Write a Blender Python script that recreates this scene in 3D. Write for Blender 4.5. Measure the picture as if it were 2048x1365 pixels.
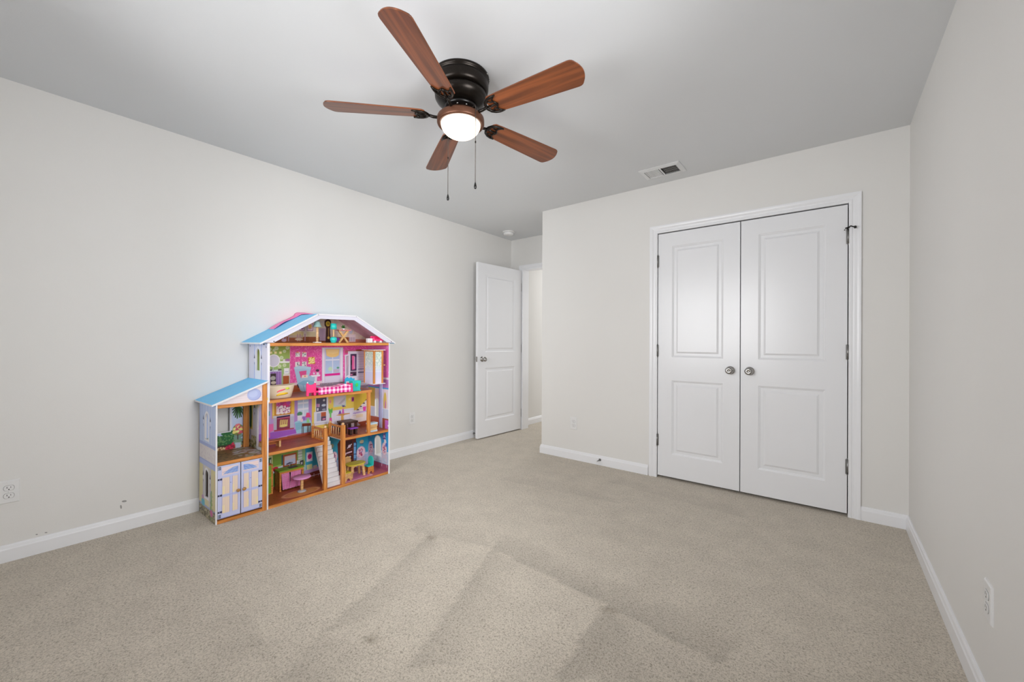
import bpy, bmesh, math, random
import numpy as np
from mathutils import Vector, Matrix
random.seed(7)
rng = np.random.default_rng(7)
scene = bpy.context.scene
for o in list(bpy.data.objects):
    bpy.data.objects.remove(o)
COL = scene.collection
PI = math.pi
H = 2.44                                   # ceiling height
XL, XR, YC, YF, XE, YB = -3.266, 0.381, 3.385, 4.122, -2.280, -0.42

# ------------------------------------------------------------------ camera
cam_d = bpy.data.cameras.new('camera')
cam = bpy.data.objects.new('camera', cam_d)
COL.objects.link(cam)
cam_d.sensor_width = 36.0
cam_d.sensor_fit = 'HORIZONTAL'
cam_d.lens = 804.5 / 2048 * 36.0
cam_d.clip_start = 0.02
yaw, pitch, roll = math.radians(38.2274), math.radians(0.0345), math.radians(0.2272)
cam.matrix_world = (Matrix.Translation((0, 0, 1.1255)) @ Matrix.Rotation(yaw, 4, 'Z')
                    @ Matrix.Rotation(PI / 2 + pitch, 4, 'X') @ Matrix.Rotation(roll, 4, 'Z'))
scene.camera = cam

# ------------------------------------------------------------------ world, daylight, exposure
world = bpy.data.worlds.new('overcast_sky')
scene.world = world
world.use_nodes = True
bg = world.node_tree.nodes['Background']
bg.inputs[0].default_value = (0.86, 0.93, 1.0, 1)
bg.inputs[1].default_value = 1.0


def area(name, loc, rot, sx, sy, power, color=(1, 1, 1), spread=180):
    d = bpy.data.lights.new(name, 'AREA')
    d.shape = 'RECTANGLE'
    d.size, d.size_y, d.energy, d.color = sx, sy, power, color
    d.spread = math.radians(spread)
    o = bpy.data.objects.new(name, d)
    o.location, o.rotation_euler = loc, rot
    COL.objects.link(o)
    return o


# daylight coming in through the double window behind the camera, plus two unseen fill lights added in the hall
area('window_daylight', (-1.42, -0.60, 1.45), (PI / 2 - 0.14, 0, 0), 1.62, 1.25, 76, (0.99, 0.991, 1.0))
area('side_window_daylight', (0.56, 0.98, 1.45), (PI / 2 - 0.10, 0, PI / 2 - 0.22), 0.85, 1.25, 31, (0.99, 0.991, 1.0), 120)
area('hall_ceiling_fill', (-2.65, 5.4, 2.40), (0, 0, 0), 0.6, 0.8, 8, (1.0, 0.98, 0.96))  # added fill under the hall ceiling, no fixture modelled; brightens the hall
area('hall_end_fill', (-2.35, 6.05, 1.3), (PI / 2, 0, PI), 1.0, 1.7, 15, (0.99, 0.991, 1.0))  # added fill in front of the solid end wall; no window there
scene.view_settings.view_transform = 'Standard'
scene.view_settings.look = 'None'
scene.view_settings.exposure = 0.0
scene.view_settings.gamma = 1.0
scene.view_settings.use_curve_mapping = False
scene.cycles.use_denoising = True
scene.cycles.max_bounces = 16
scene.cycles.diffuse_bounces = 10


# ------------------------------------------------------------------ helpers
def lin(c):
    c = np.asarray(c, float) / 255.0
    return np.where(c <= 0.04045, c / 12.92, ((c + 0.055) / 1.055) ** 2.4)


def mat(name, rgb, rough=0.5, metal=0.0, spec=0.5, var=0.04, vscale=30.0, bump=0.0, bscale=200.0, coat=0.0):
    m = bpy.data.materials.new(name)
    m.use_nodes = True
    nt = m.node_tree
    b = nt.nodes['Principled BSDF']
    c = lin(rgb)
    tc = nt.nodes.new('ShaderNodeTexCoord')
    n = nt.nodes.new('ShaderNodeTexNoise')
    n.inputs['Scale'].default_value = vscale
    n.inputs['Detail'].default_value = 4
    nt.links.new(tc.outputs['Object'], n.inputs['Vector'])
    mx = nt.nodes.new('ShaderNodeMix')
    mx.data_type = 'RGBA'
    mx.inputs['A'].default_value = (*(c * (1 - var)), 1)
    mx.inputs['B'].default_value = (*np.clip(c * (1 + var), 0, 1), 1)
    nt.links.new(n.outputs['Fac'], mx.inputs['Factor'])
    nt.links.new(mx.outputs['Result'], b.inputs['Base Color'])
    b.inputs['Roughness'].default_value = rough
    b.inputs['Metallic'].default_value = metal
    b.inputs['Specular IOR Level'].default_value = spec
    b.inputs['Coat Weight'].default_value = coat
    if bump:
        n2 = nt.nodes.new('ShaderNodeTexNoise')
        n2.inputs['Scale'].default_value = bscale
        n2.inputs['Detail'].default_value = 3
        nt.links.new(tc.outputs['Object'], n2.inputs['Vector'])
        bp = nt.nodes.new('ShaderNodeBump')
        bp.inputs['Strength'].default_value = bump
        bp.inputs['Distance'].default_value = 0.002
        nt.links.new(n2.outputs['Fac'], bp.inputs['Height'])
        nt.links.new(bp.outputs['Normal'], b.inputs['Normal'])
    return m


def wood(name, dark, light, rough=0.4, scale=(2, 40, 40), coat=0.0):
    """grain runs along the object's own X axis (scale small on X)"""
    m = bpy.data.materials.new(name)
    m.use_nodes = True
    nt = m.node_tree
    b = nt.nodes['Principled BSDF']
    tc = nt.nodes.new('ShaderNodeTexCoord')
    mp = nt.nodes.new('ShaderNodeMapping')
    mp.inputs['Scale'].default_value = scale
    nt.links.new(tc.outputs['Object'], mp.inputs['Vector'])
    n = nt.nodes.new('ShaderNodeTexNoise')
    n.inputs['Scale'].default_value = 1.0
    n.inputs['Detail'].default_value = 6
    n.inputs['Distortion'].default_value = 0.6
    nt.links.new(mp.outputs['Vector'], n.inputs['Vector'])
    r = nt.nodes.new('ShaderNodeValToRGB')
    r.color_ramp.elements[0].position = 0.32
    r.color_ramp.elements[0].color = (*lin(dark), 1)
    r.color_ramp.elements[1].position = 0.66
    r.color_ramp.elements[1].color = (*lin(light), 1)
    nt.links.new(n.outputs['Fac'], r.inputs['Fac'])
    nt.links.new(r.outputs['Color'], b.inputs['Base Color'])
    b.inputs['Roughness'].default_value = rough
    b.inputs['Coat Weight'].default_value = coat
    return m


def print_mat(name, rough=0.45):
    m = bpy.data.materials.new(name)
    m.use_nodes = True
    nt = m.node_tree
    a = nt.nodes.new('ShaderNodeVertexColor')
    a.layer_name = 'print'
    b = nt.nodes['Principled BSDF']
    nt.links.new(a.outputs['Color'], b.inputs['Base Color'])
    b.inputs['Roughness'].default_value = rough
    b.inputs['Specular IOR Level'].default_value = 0.35
    return m


class MB:
    """collects shapes, then becomes ONE mesh object"""

    def __init__(self):
        self.v, self.f, self.s, self.m = [], [], [], []
        self.mi = 0

    def quad(self, idx, smooth=False):
        self.f.append(tuple(idx))
        self.s.append(smooth)
        self.m.append(self.mi)

    def add(self, pts):
        i = len(self.v)
        self.v += [tuple(map(float, p)) for p in pts]
        return i

    def box(self, a, b):
        (x0, y0, z0), (x1, y1, z1) = a, b
        x0, x1 = min(x0, x1), max(x0, x1)
        y0, y1 = min(y0, y1), max(y0, y1)
        z0, z1 = min(z0, z1), max(z0, z1)
        i = self.add([(x0, y0, z0), (x1, y0, z0), (x1, y1, z0), (x0, y1, z0),
                      (x0, y0, z1), (x1, y0, z1), (x1, y1, z1), (x0, y1, z1)])
        for q in ((0, 3, 2, 1), (4, 5, 6, 7), (0, 1, 5, 4), (1, 2, 6, 5), (2, 3, 7, 6), (3, 0, 4, 7)):
            self.quad([i + k for k in q])
        return self

    def prism(self, pts, axis, d0, d1, smooth=False):
        """polygon pts (2D) in the plane normal to axis, from d0 to d1"""
        def P(p, d):
            return {'x': (d, p[0], p[1]), 'y': (p[0], d, p[1]), 'z': (p[0], p[1], d)}[axis]
        n = len(pts)
        i = self.add([P(p, d0) for p in pts] + [P(p, d1) for p in pts])
        self.quad([i + k for k in range(n)][::-1])
        self.quad([i + n + k for k in range(n)])
        for k in range(n):
            self.quad([i + k, i + (k + 1) % n, i + n + (k + 1) % n, i + n + k], smooth)
        return self

    def lathe(self, prof, c=(0, 0, 0), seg=32, axis='z', smooth=True, caps=True):
        """prof: (r, h) pairs along axis through c"""
        def P(r, h, t):
            a, b = r * math.cos(t), r * math.sin(t)
            return {'z': (c[0] + a, c[1] + b, c[2] + h), 'y': (c[0] + a, c[1] + h, c[2] + b),
                    'x': (c[0] + h, c[1] + a, c[2] + b)}[axis]
        i = self.add([P(r, h, 2 * PI * k / seg) for r, h in prof for k in range(seg)])
        for j in range(len(prof) - 1):
            for k in range(seg):
                k2 = (k + 1) % seg
                self.quad([i + j * seg + k, i + j * seg + k2, i + (j + 1) * seg + k2, i + (j + 1) * seg + k], smooth)
        if caps:
            if prof[0][0] > 1e-6:
                self.quad([i + k for k in range(seg)][::-1])
            if prof[-1][0] > 1e-6:
                self.quad([i + (len(prof) - 1) * seg + k for k in range(seg)])
        return self

    def tube(self, path, r, seg=10, smooth=True):
        path = [Vector(p) for p in path]
        rs = r if isinstance(r, (list, tuple)) else [r] * len(path)
        rings = []
        for k, p in enumerate(path):
            d = (path[min(k + 1, len(path) - 1)] - path[max(k - 1, 0)]).normalized()
            up = Vector((0, 0, 1)) if abs(d.z) < 0.9 else Vector((1, 0, 0))
            a = d.cross(up).normalized()
            b = d.cross(a).normalized()
            rings.append(self.add([p + rs[k] * (math.cos(2 * PI * j / seg) * a + math.sin(2 * PI * j / seg) * b) for j in range(seg)]))
        for i0, i1 in zip(rings, rings[1:]):
            for j in range(seg):
                self.quad([i0 + j, i0 + (j + 1) % seg, i1 + (j + 1) % seg, i1 + j], smooth)
        self.quad([rings[0] + j for j in range(seg)][::-1])
        self.quad([rings[-1] + j for j in range(seg)])
        return self

    def bar(self, p, q, w, h, up=(0, 0, 1)):
        """square bar from p to q"""
        p, q, up = Vector(p), Vector(q), Vector(up)
        d = (q - p).normalized()
        a = d.cross(up).normalized() * w / 2
        b = a.cross(d).normalized() * h / 2
        i = self.add([p - a - b, p + a - b, p + a + b, p - a + b, q - a - b, q + a - b, q + a + b, q - a + b])
        for f in ((0, 1, 2, 3), (7, 6, 5, 4), (0, 4, 5, 1), (1, 5, 6, 2), (2, 6, 7, 3), (3, 7, 4, 0)):
            self.quad([i + k for k in f])
        return self

    def ball(self, c, r, seg=16, rings=10, sz=1.0):
        prof = [(max(1e-5, r * math.sin(PI * k / rings)), -r * sz * math.cos(PI * k / rings)) for k in range(rings + 1)]
        return self.lathe(prof, c, seg, caps=False)

    def build(self, name, m, parent=None, loc=None, rot=None, bev=0.0, seg=2):
        me = bpy.data.meshes.new(name)
        me.from_pydata(self.v, [], self.f)
        me.polygons.foreach_set('use_smooth', self.s)
        ms = m if isinstance(m, (list, tuple)) else [m]
        for x in ms:
            me.materials.append(x)
        if len(ms) > 1:
            me.polygons.foreach_set('material_index', self.m)
        b = bmesh.new()
        b.from_mesh(me)
        bmesh.ops.recalc_face_normals(b, faces=b.faces)
        b.to_mesh(me)
        b.free()
        me.update()
        o = bpy.data.objects.new(name, me)
        COL.objects.link(o)
        if parent:
            o.parent = parent
        if loc is not None:
            o.location = loc
        if rot is not None:
            o.rotation_euler = rot
        if bev:
            md = o.modifiers.new('bevel', 'BEVEL')
            md.width, md.segments, md.limit_method, md.angle_limit = bev, seg, 'ANGLE', math.radians(40)
            md.harden_normals = False
        return o


def tag(o, label=None, cat=None, group=None, kind=None):
    if label:
        o['label'] = label
    if cat:
        o['category'] = cat
    if group:
        o['group'] = group
    if kind:
        o['kind'] = kind
    return o


def thing(name, label, cat, loc=(0, 0, 0), rotz=0.0, group=None, kind=None):
    o = bpy.data.objects.new(name, None)
    o.empty_display_size = 0.05
    COL.objects.link(o)
    o.location, o.rotation_euler = loc, (0, 0, rotz)
    return tag(o, label, cat, group, kind)


def struct(mb, name, m, label=None, **k):
    return tag(mb.build(name, m, **k), label, None, None, 'structure')


def copy_tree(o, parent=None):
    c = o.copy()
    COL.objects.link(c)
    if parent:
        c.parent = parent
    for ch in list(o.children):
        copy_tree(ch, c)
    return c


def clone_part(o, loc=None, rot=None):
    c = o.copy()
    COL.objects.link(c)
    if loc is not None:
        c.location = loc
    if rot is not None:
        c.rotation_euler = rot
    return c


# ------------------------------------------------------------------ materials of the room
M = {}
M['wall'] = mat('greige_wall_paint', (223, 221.8, 219.3), 0.62, spec=0.25, var=0.012, vscale=3, bump=0.12, bscale=260)
M['ceil'] = mat('ceiling_paint', (215, 217, 219), 0.85, spec=0.15, var=0.01, vscale=4, bump=0.1, bscale=200)
M['trim'] = mat('white_semigloss_paint', (233, 234, 237), 0.28, spec=0.5, var=0.008, vscale=8)
M['door'] = mat('white_door_paint', (229, 230, 233), 0.26, spec=0.5, var=0.01, vscale=6, bump=0.05, bscale=90)
M['void'] = mat('closet_shadow_paint', (120, 118, 115), 0.9)
M['nickel'] = mat('satin_nickel', (170, 168, 165), 0.25, 1.0, var=0.03)
M['hinge'] = mat('hinge_nickel', (140, 139, 138), 0.35, 1.0, var=0.03)
M['dark_metal'] = mat('oil_rubbed_bronze', (38, 33, 29), 0.32, 0.75, var=0.15, vscale=60)
M['bronze'] = mat('brown_bronze', (98, 62, 44), 0.42, 0.55, var=0.12, vscale=50)
M['plastic'] = mat('white_plastic', (226, 226, 226), 0.35, var=0.01)
M['slot'] = mat('dark_slot', (38, 36, 34), 0.6)
M['rubber'] = mat('black_rubber', (40, 39, 38), 0.7)
M['vent'] = mat('white_vent_enamel', (218, 219, 220), 0.4, var=0.01)
M['duct'] = mat('dark_duct', (34, 34, 35), 0.8)


def carpet_mat():
    m = bpy.data.materials.new('beige_carpet')
    m.use_nodes = True
    nt = m.node_tree
    L = nt.links.new
    b = nt.nodes['Principled BSDF']
    b.inputs['Roughness'].default_value = 0.95
    b.inputs['Specular IOR Level'].default_value = 0.08
    b.inputs['Sheen Weight'].default_value = 0.15
    tc = nt.nodes.new('ShaderNodeTexCoord')

    def noise(s, d, dist=0.0):
        n = nt.nodes.new('ShaderNodeTexNoise')
        n.inputs['Scale'].default_value = s
        n.inputs['Detail'].default_value = d
        n.inputs['Distortion'].default_value = dist
        L(tc.outputs['Object'], n.inputs['Vector'])
        return n
    fine = noise(150, 4, 1.0)
    r = nt.nodes.new('ShaderNodeValToRGB')
    r.color_ramp.elements[0].position = 0.30
    r.color_ramp.elements[0].color = (*lin((150, 141.5, 128)), 1)
    r.color_ramp.elements[1].position = 0.56
    r.color_ramp.elements[1].color = (*lin((205, 195.5, 181)), 1)
    L(fine.outputs['Fac'], r.inputs['Fac'])
    med = noise(7, 4)
    mr = nt.nodes.new('ShaderNodeMapRange')
    mr.inputs['From Min'].default_value = 0.3
    mr.inputs['From Max'].default_value = 0.7
    mr.inputs['To Min'].default_value = 0.93
    mr.inputs['To Max'].default_value = 1.05
    L(med.outputs['Fac'], mr.inputs['Value'])
    a = nt.nodes.new('ShaderNodeVertexColor')
    a.layer_name = 'print'
    m1 = nt.nodes.new('ShaderNodeMix')
    m1.data_type, m1.blend_type = 'RGBA', 'MULTIPLY'
    m1.inputs['Factor'].default_value = 1
    L(r.outputs['Color'], m1.inputs['A'])
    L(a.outputs['Color'], m1.inputs['B'])
    m2 = nt.nodes.new('ShaderNodeMix')
    m2.data_type, m2.blend_type = 'RGBA', 'MULTIPLY'
    m2.inputs['Factor'].default_value = 1
    L(m1.outputs['Result'], m2.inputs['A'])
    L(mr.outputs['Result'], m2.inputs['B'])
    L(m2.outputs['Result'], b.inputs['Base Color'])
    bp = nt.nodes.new('ShaderNodeBump')
    bp.inputs['Strength'].default_value = 0.55
    bp.inputs['Distance'].default_value = 0.006
    L(fine.outputs['Fac'], bp.inputs['Height'])
    L(bp.outputs['Normal'], b.inputs['Normal'])
    return m


M['carpet'] = carpet_mat()
M['print'] = print_mat('flat_print')


# ------------------------------------------------------------------ flat printing on a fine grid of coloured points
class Canvas:
    def __init__(self, a0, a1, b0, b1, base, step=0.003):
        self.a0, self.b0 = a0, b0
        self.na, self.nb = max(2, int(round((a1 - a0) / step)) + 1), max(2, int(round((b1 - b0) / step)) + 1)
        self.A, self.B = np.meshgrid(np.linspace(a0, a1, self.na), np.linspace(b0, b1, self.nb))
        self.step = (a1 - a0) / (self.na - 1)
        self.c = np.empty(self.A.shape + (3,))
        self.c[:] = base

    def _put(self, cov, col):
        cov = np.clip(cov, 0, 1)[..., None]
        self.c = self.c * (1 - cov) + np.asarray(col, float) * cov

    def rect(self, p, q, col, soft=1.0):
        a0, a1 = sorted((p[0], q[0]))
        b0, b1 = sorted((p[1], q[1]))
        s = self.step * soft
        d = np.minimum(np.minimum(self.A - a0, a1 - self.A), np.minimum(self.B - b0, b1 - self.B))
        self._put(d / s + 0.5, col)

    def vgrad(self, p, q, top, bot):
        a0, a1 = sorted((p[0], q[0]))
        b0, b1 = sorted((p[1], q[1]))
        m = (self.A >= a0) & (self.A <= a1) & (self.B >= b0) & (self.B <= b1)
        t = ((self.B - b0) / (b1 - b0))[..., None]
        self.c = np.where(m[..., None], np.asarray(top, float) * t + np.asarray(bot, float) * (1 - t), self.c)

    def ell(self, c, ra, rb, col):
        d = (1 - np.sqrt(((self.A - c[0]) / ra) ** 2 + ((self.B - c[1]) / rb) ** 2)) * min(ra, rb)
        self._put(d / self.step + 0.5, col)

    def poly(self, pts, col):
        xs, ys = [p[0] for p in pts], [p[1] for p in pts]
        m = 2 * self.step
        i0 = int(np.clip((min(ys) - m - self.b0) / self.step * 0.98 - 2, 0, self.nb))
        i1 = int(np.clip((max(ys) + m - self.b0) / self.step * 1.02 + 3, 0, self.nb))
        j0 = int(np.clip((min(xs) - m - self.a0) / self.step * 0.98 - 2, 0, self.na))
        j1 = int(np.clip((max(xs) + m - self.a0) / self.step * 1.02 + 3, 0, self.na))
        if i1 <= i0 or j1 <= j0:
            return
        A, B = self.A[i0:i1, j0:j1], self.B[i0:i1, j0:j1]
        ins = np.zeros(A.shape, bool)
        dist = np.full(A.shape, 1e9)
        n = len(pts)
        for k in range(n):
            (x0, y0), (x1, y1) = pts[k], pts[(k + 1) % n]
            dx, dy = x1 - x0, y1 - y0
            t = np.clip(((A - x0) * dx + (B - y0) * dy) / (dx * dx + dy * dy + 1e-12), 0, 1)
            dist = np.minimum(dist, np.hypot(A - x0 - t * dx, B - y0 - t * dy))
            if y0 != y1:
                ins ^= ((y0 > B) != (y1 > B)) & (A < (x1 - x0) * (B - y0) / (y1 - y0) + x0)
        cov = np.clip(np.where(ins, dist, -dist) / self.step + 0.5, 0, 1)[..., None]
        self.c[i0:i1, j0:j1] = self.c[i0:i1, j0:j1] * (1 - cov) + np.asarray(col, float) * cov

    def line(self, p, q, w, col):
        px, py = p
        dx, dy = q[0] - px, q[1] - py
        L2 = dx * dx + dy * dy + 1e-12
        t = np.clip(((self.A - px) * dx + (self.B - py) * dy) / L2, 0, 1)
        d = w / 2 - np.hypot(self.A - px - t * dx, self.B - py - t * dy)
        self._put(d / self.step + 0.5, col)

    def speck(self, p, q, col, dens, size=0.004, only=None):
        a0, a1 = sorted((p[0], q[0]))
        b0, b1 = sorted((p[1], q[1]))
        for _ in range(dens):
            c = (a0 + rng.random() * (a1 - a0), b0 + rng.random() * (b1 - b0))
            self.ell(c, size * (0.6 + 0.8 * rng.random()), size * (0.6 + 0.8 * rng.random()), col)

    def stripes(self, p, q, col, pitch, w=0.003, horiz=False):
        a0, a1 = sorted((p[0], q[0]))
        b0, b1 = sorted((p[1], q[1]))
        if horiz:
            k = b0
            while k < b1:
                self.rect((a0, k), (a1, min(b1, k + w)), col)
                k += pitch
        else:
            k = a0
            while k < a1:
                self.rect((k, b0), (min(a1, k + w), b1), col)
                k += pitch

    def sheet(self, name, m, place, keep=None, parent=None, solid=0.0):
        """place(a, b) -> numpy (x, y, z); keep(a, b) -> bool mask of the cells that exist"""
        X, Y, Z = place(self.A, self.B)
        n = self.na * self.nb
        co = np.stack([np.broadcast_to(t, self.A.shape).ravel() for t in (X, Y, Z)], 1)
        I = np.arange(n).reshape(self.nb, self.na)
        q = np.stack([I[:-1, :-1], I[:-1, 1:], I[1:, 1:], I[1:, :-1]], -1).reshape(-1, 4)
        if keep is not None:
            ca = (self.A[:-1, :-1] + self.A[1:, 1:]) / 2
            cb = (self.B[:-1, :-1] + self.B[1:, 1:]) / 2
            q = q[keep(ca, cb).ravel()]
            used = np.unique(q)
            remap = np.full(n, -1)
            remap[used] = np.arange(len(used))
            q = remap[q]
        else:
            used = np.arange(n)
        me = bpy.data.meshes.new(name)
        nv, nf = len(used), len(q)
        me.vertices.add(nv)
        me.vertices.foreach_set('co', co[used].astype(np.float32).ravel())
        me.loops.add(nf * 4)
        me.loops.foreach_set('vertex_index', q.ravel().astype(np.int32))
        me.polygons.add(nf)
        me.polygons.foreach_set('loop_start', np.arange(0, nf * 4, 4, dtype=np.int32))
        me.update(calc_edges=True)
        at = me.color_attributes.new('print', 'FLOAT_COLOR', 'POINT')
        rgba = np.ones((nv, 4), np.float32)
        rgba[:, :3] = lin(np.clip(self.c.reshape(-1, 3)[used], 0, 255))
        at.data.foreach_set('color', rgba.ravel())
        me.materials.append(m)
        o = bpy.data.objects.new(name, me)
        COL.objects.link(o)
        if parent:
            o.parent = parent
        if solid:
            md = o.modifiers.new('thickness', 'SOLIDIFY')
            md.thickness, md.offset = solid, -1
        return o


# ------------------------------------------------------------------ the room shell
T = 0.12
# carpet: nap brushed in strokes (its own lay, multiplied on the yarn colour)
cv = Canvas(-3.75, 0.55, -0.6, 6.2, (255, 255, 255), 0.02)


def nap(pts, dark, hard=0):
    """a stroke where the pile lies the other way; fades away from its first edge"""
    ins = np.zeros(cv.A.shape, bool)
    n = len(pts)
    for k in range(n):
        (x0, y0), (x1, y1) = pts[k], pts[(k + 1) % n]
        ins ^= ((y0 > cv.B) != (y1 > cv.B)) & (cv.A < (x1 - x0) * (cv.B - y0) / (y1 - y0 + 1e-9) + x0)
    (x0, y0), (x1, y1) = pts[0], pts[1]
    dx, dy = x1 - x0, y1 - y0
    L = math.hypot(dx, dy)
    d = np.abs((cv.A - x0) * dy - (cv.B - y0) * dx) / L
    dm = max(1e-6, d[ins].max()) if ins.any() else 1
    f = np.where(ins, np.clip(1 - d / dm, 0, 1), 0)
    cv.c = cv.c * (1 - dark * f[..., None])


nap([(-1.4295, 1.6511), (-0.6793, 1.5957), (-0.2951, 1.5544), (-0.2352, 1.7855), (-0.7644, 1.7942), (-1.4957, 1.8394)], 0.10)
nap([(-1.4295, 1.6511), (-1.1368, 0.8709), (-0.9771, 1.0117), (-1.2287, 1.6118)], 0.08)
nap([(-0.7490, 1.6010), (-0.7177, 1.1388), (-0.4095, 1.3714)], 0.10)
nap([(-1.8112, 1.5244), (-1.5258, 0.7575), (-1.4451, 0.9656), (-1.6225, 1.4833)], 0.08)
nap([(-1.9469, 1.5019), (-1.4506, 1.6546), (-1.6765, 1.8186), (-1.9933, 1.6530)], 0.06)
nap([(-1.8782, 0.6399), (-1.6342, 0.6064), (-1.7090, 0.4293), (-1.9803, 0.4647)], 0.05)
nap([(-0.5969, 1.4974), (-0.3836, 1.3920), (-0.2279, 1.5159)], 0.04)
nap([(-1.5258, 0.7575), (-1.4161, 0.5709), (-1.2361, 0.7140), (-1.3600, 0.8247)], 0.05)
nap([(-2.0953, 2.5098), (-1.1022, 2.6670), (-1.3399, 2.7707), (-2.0818, 2.7612)], 0.04)
nap([(-1.3729, 3.0178), (-0.3895, 2.9397), (-0.4800, 3.1670), (-1.3588, 3.1812)], 0.04)
for c_, r_ in (((-1.3519, 0.8630), 0.022), ((-0.7317, 1.5738), 0.02), ((-0.7028, 1.5889), 0.016), ((-1.7840, 1.5236), 0.03)):
    cv.ell(c_, r_, r_ * 0.7, (206, 203, 198))
floor = cv.sheet('floor', M['carpet'], lambda a, b: (a, b, 0 * a))
tag(floor, 'beige cut-pile carpet with brushed nap streaks', None, None, 'structure')

VX, VY = -1.008, 3.138                      # duct opening of the air register
mb = MB()
mb.box((XL - 0.3, YB - T, H), (VX - 0.12, 6.2, H + 0.2)).box((VX + 0.12, YB - T, H), (XR + T, 6.2, H + 0.2))
mb.box((VX - 0.12, YB - T, H), (VX + 0.12, VY - 0.072, H + 0.2)).box((VX - 0.12, VY + 0.072, H), (VX + 0.12, 6.2, H + 0.2))
struct(mb, 'ceiling', M['ceil'], 'flat pale grey ceiling')
struct(MB().box((XL - T, YB - T, 0), (XL, YF + T, H)), 'wall_left', M['wall'], 'plain greige wall behind the dollhouse')
SY0, SY1, SZ0, SZ1 = 0.50, 1.46, 0.80, 2.10        # side window in the right wall, just outside the frame
mb = MB()
mb.box((XR, YB - T, 0), (XR + T, SY0, H)).box((XR, SY1, 0), (XR + T, YC + 0.75, H)).box((XR, SY0, 0), (XR + T, SY1, SZ0)).box((XR, SY0, SZ1), (XR + T, SY1, H))
struct(mb, 'wall_right', M['wall'], 'plain greige wall at the right edge')
# closet wall with the double-door opening
CL, CR, CT = -1.122, 0.099, 2.026          # clear opening
mb = MB()
mb.box((XE, YC, 0), (CL - 0.02, YC + T, H)).box((CR + 0.02, YC, 0), (XR, YC + T, H)).box((CL - 0.02, YC, CT + 0.02), (CR + 0.02, YC + T, H))
struct(mb, 'wall_front', M['wall'], 'greige wall with the closet doors')
struct(MB().box((XE, YC + T, 0), (XE + T, YF + T, H)), 'wall_return', M['wall'], 'short wall returning to the entry door')
mb = MB()
mb.box((XE + T, YC + 0.70, 0), (XR + T, YC + 0.75, H))
struct(mb, 'wall_closet', M['void'], 'back wall inside the closet')
# entry wall with the doorway
EL, ER, ET = -3.063, -2.302, 2.032
mb = MB()
mb.box((XL, YF, 0), (EL - 0.02, YF + T, H)).box((EL - 0.02, YF, ET + 0.02), (XE, YF + T, H)).box((ER + 0.01, YF, 0), (XE, YF + T, ET + 0.02))
struct(mb, 'wall_entry', M['wall'], 'greige wall above the entry doorway')
# hallway beyond
struct(MB().box((-3.30, YF + T, 0), (-3.182, 6.2, H)), 'wall_hall_left', M['wall'], 'hall wall seen through the doorway')
struct(MB().box((-3.3, 6.1, 0), (XE + 0.9, 6.2, H)), 'wall_hall_end', M['wall'], 'end wall of the hall')
struct(MB().box((XE + 0.8, YF + T, 0), (XE + 0.9, 6.1, H)), 'wall_hall_right', M['wall'], 'right wall of the hall')
# wall behind the camera with a double window
WX0, WX1, WZ0, WZ1 = -2.25, -0.59, 0.80, 2.10
mb = MB()
mb.box((XL, YB - T, 0), (WX0, YB, H)).box((WX1, YB - T, 0), (XR, YB, H)).box((WX0, YB - T, 0), (WX1, YB, WZ0)).box((WX0, YB - T, WZ1), (WX1, YB, H))
struct(mb, 'wall_back', M['wall'], 'greige wall with the window, behind the viewer')


def glass_mat():
    m = bpy.data.materials.new('window_glass')
    m.use_nodes = True
    nt = m.node_tree
    nt.nodes.clear()
    out = nt.nodes.new('ShaderNodeOutputMaterial')
    fr = nt.nodes.new('ShaderNodeFresnel')
    fr.inputs['IOR'].default_value = 1.45
    tr = nt.nodes.new('ShaderNodeBsdfTransparent')
    gl = nt.nodes.new('ShaderNodeBsdfGlossy')
    gl.inputs['Roughness'].default_value = 0.02
    mx = nt.nodes.new('ShaderNodeMixShader')
    nt.links.new(fr.outputs[0], mx.inputs[0])
    nt.links.new(tr.outputs[0], mx.inputs[1])
    nt.links.new(gl.outputs[0], mx.inputs[2])
    nt.links.new(mx.outputs[0], out.inputs[0])
    return m


M['glass'] = glass_mat()
wm = (WX0 + WX1) / 2
for k, (a, b) in enumerate(((WX0, wm - 0.03), (wm + 0.03, WX1), (SY0, SY1))):
    lc, rz_ = (((a + b) / 2, YB - 0.06, WZ0), 0) if k < 2 else ((XR + 0.06, (a + b) / 2, SZ0), PI / 2)
    w = thing('window_%d' % (k + 1), 'white sash window behind the viewer' if k < 2 else 'white sash window beside the viewer', None, lc, rz_, None, 'structure')
    hw, hh = (b - a) / 2, WZ1 - WZ0
    f = MB()
    f.box((-hw, -0.03, 0), (-hw + 0.045, 0.03, hh)).box((hw - 0.045, -0.03, 0), (hw, 0.03, hh))
    f.box((-hw, -0.03, 0), (hw, 0.03, 0.05)).box((-hw, -0.03, hh - 0.045), (hw, 0.03, hh)).box((-hw, -0.02, hh / 2 - 0.02), (hw, 0.02, hh / 2 + 0.02))
    f.build('window_frame', M['trim'], w)
    for z0, z1 in ((0.05, hh / 2 - 0.02), (hh / 2 + 0.02, hh - 0.045)):
        MB().box((-hw + 0.045, -0.003, z0), (hw - 0.045, 0.003, z1)).build('window_pane', M['glass'], w)
struct(MB().box((wm - 0.03, YB - T, WZ0), (wm + 0.03, YB, WZ1)), 'trim_window', M['trim'], 'white mullion between the two windows')

# baseboards: a swept profile
BBP = [(0, 0), (0.014, 0), (0.014, 0.062), (0.011, 0.068), (0.009, 0.078), (0.005, 0.085), (0, 0.085)]


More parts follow.
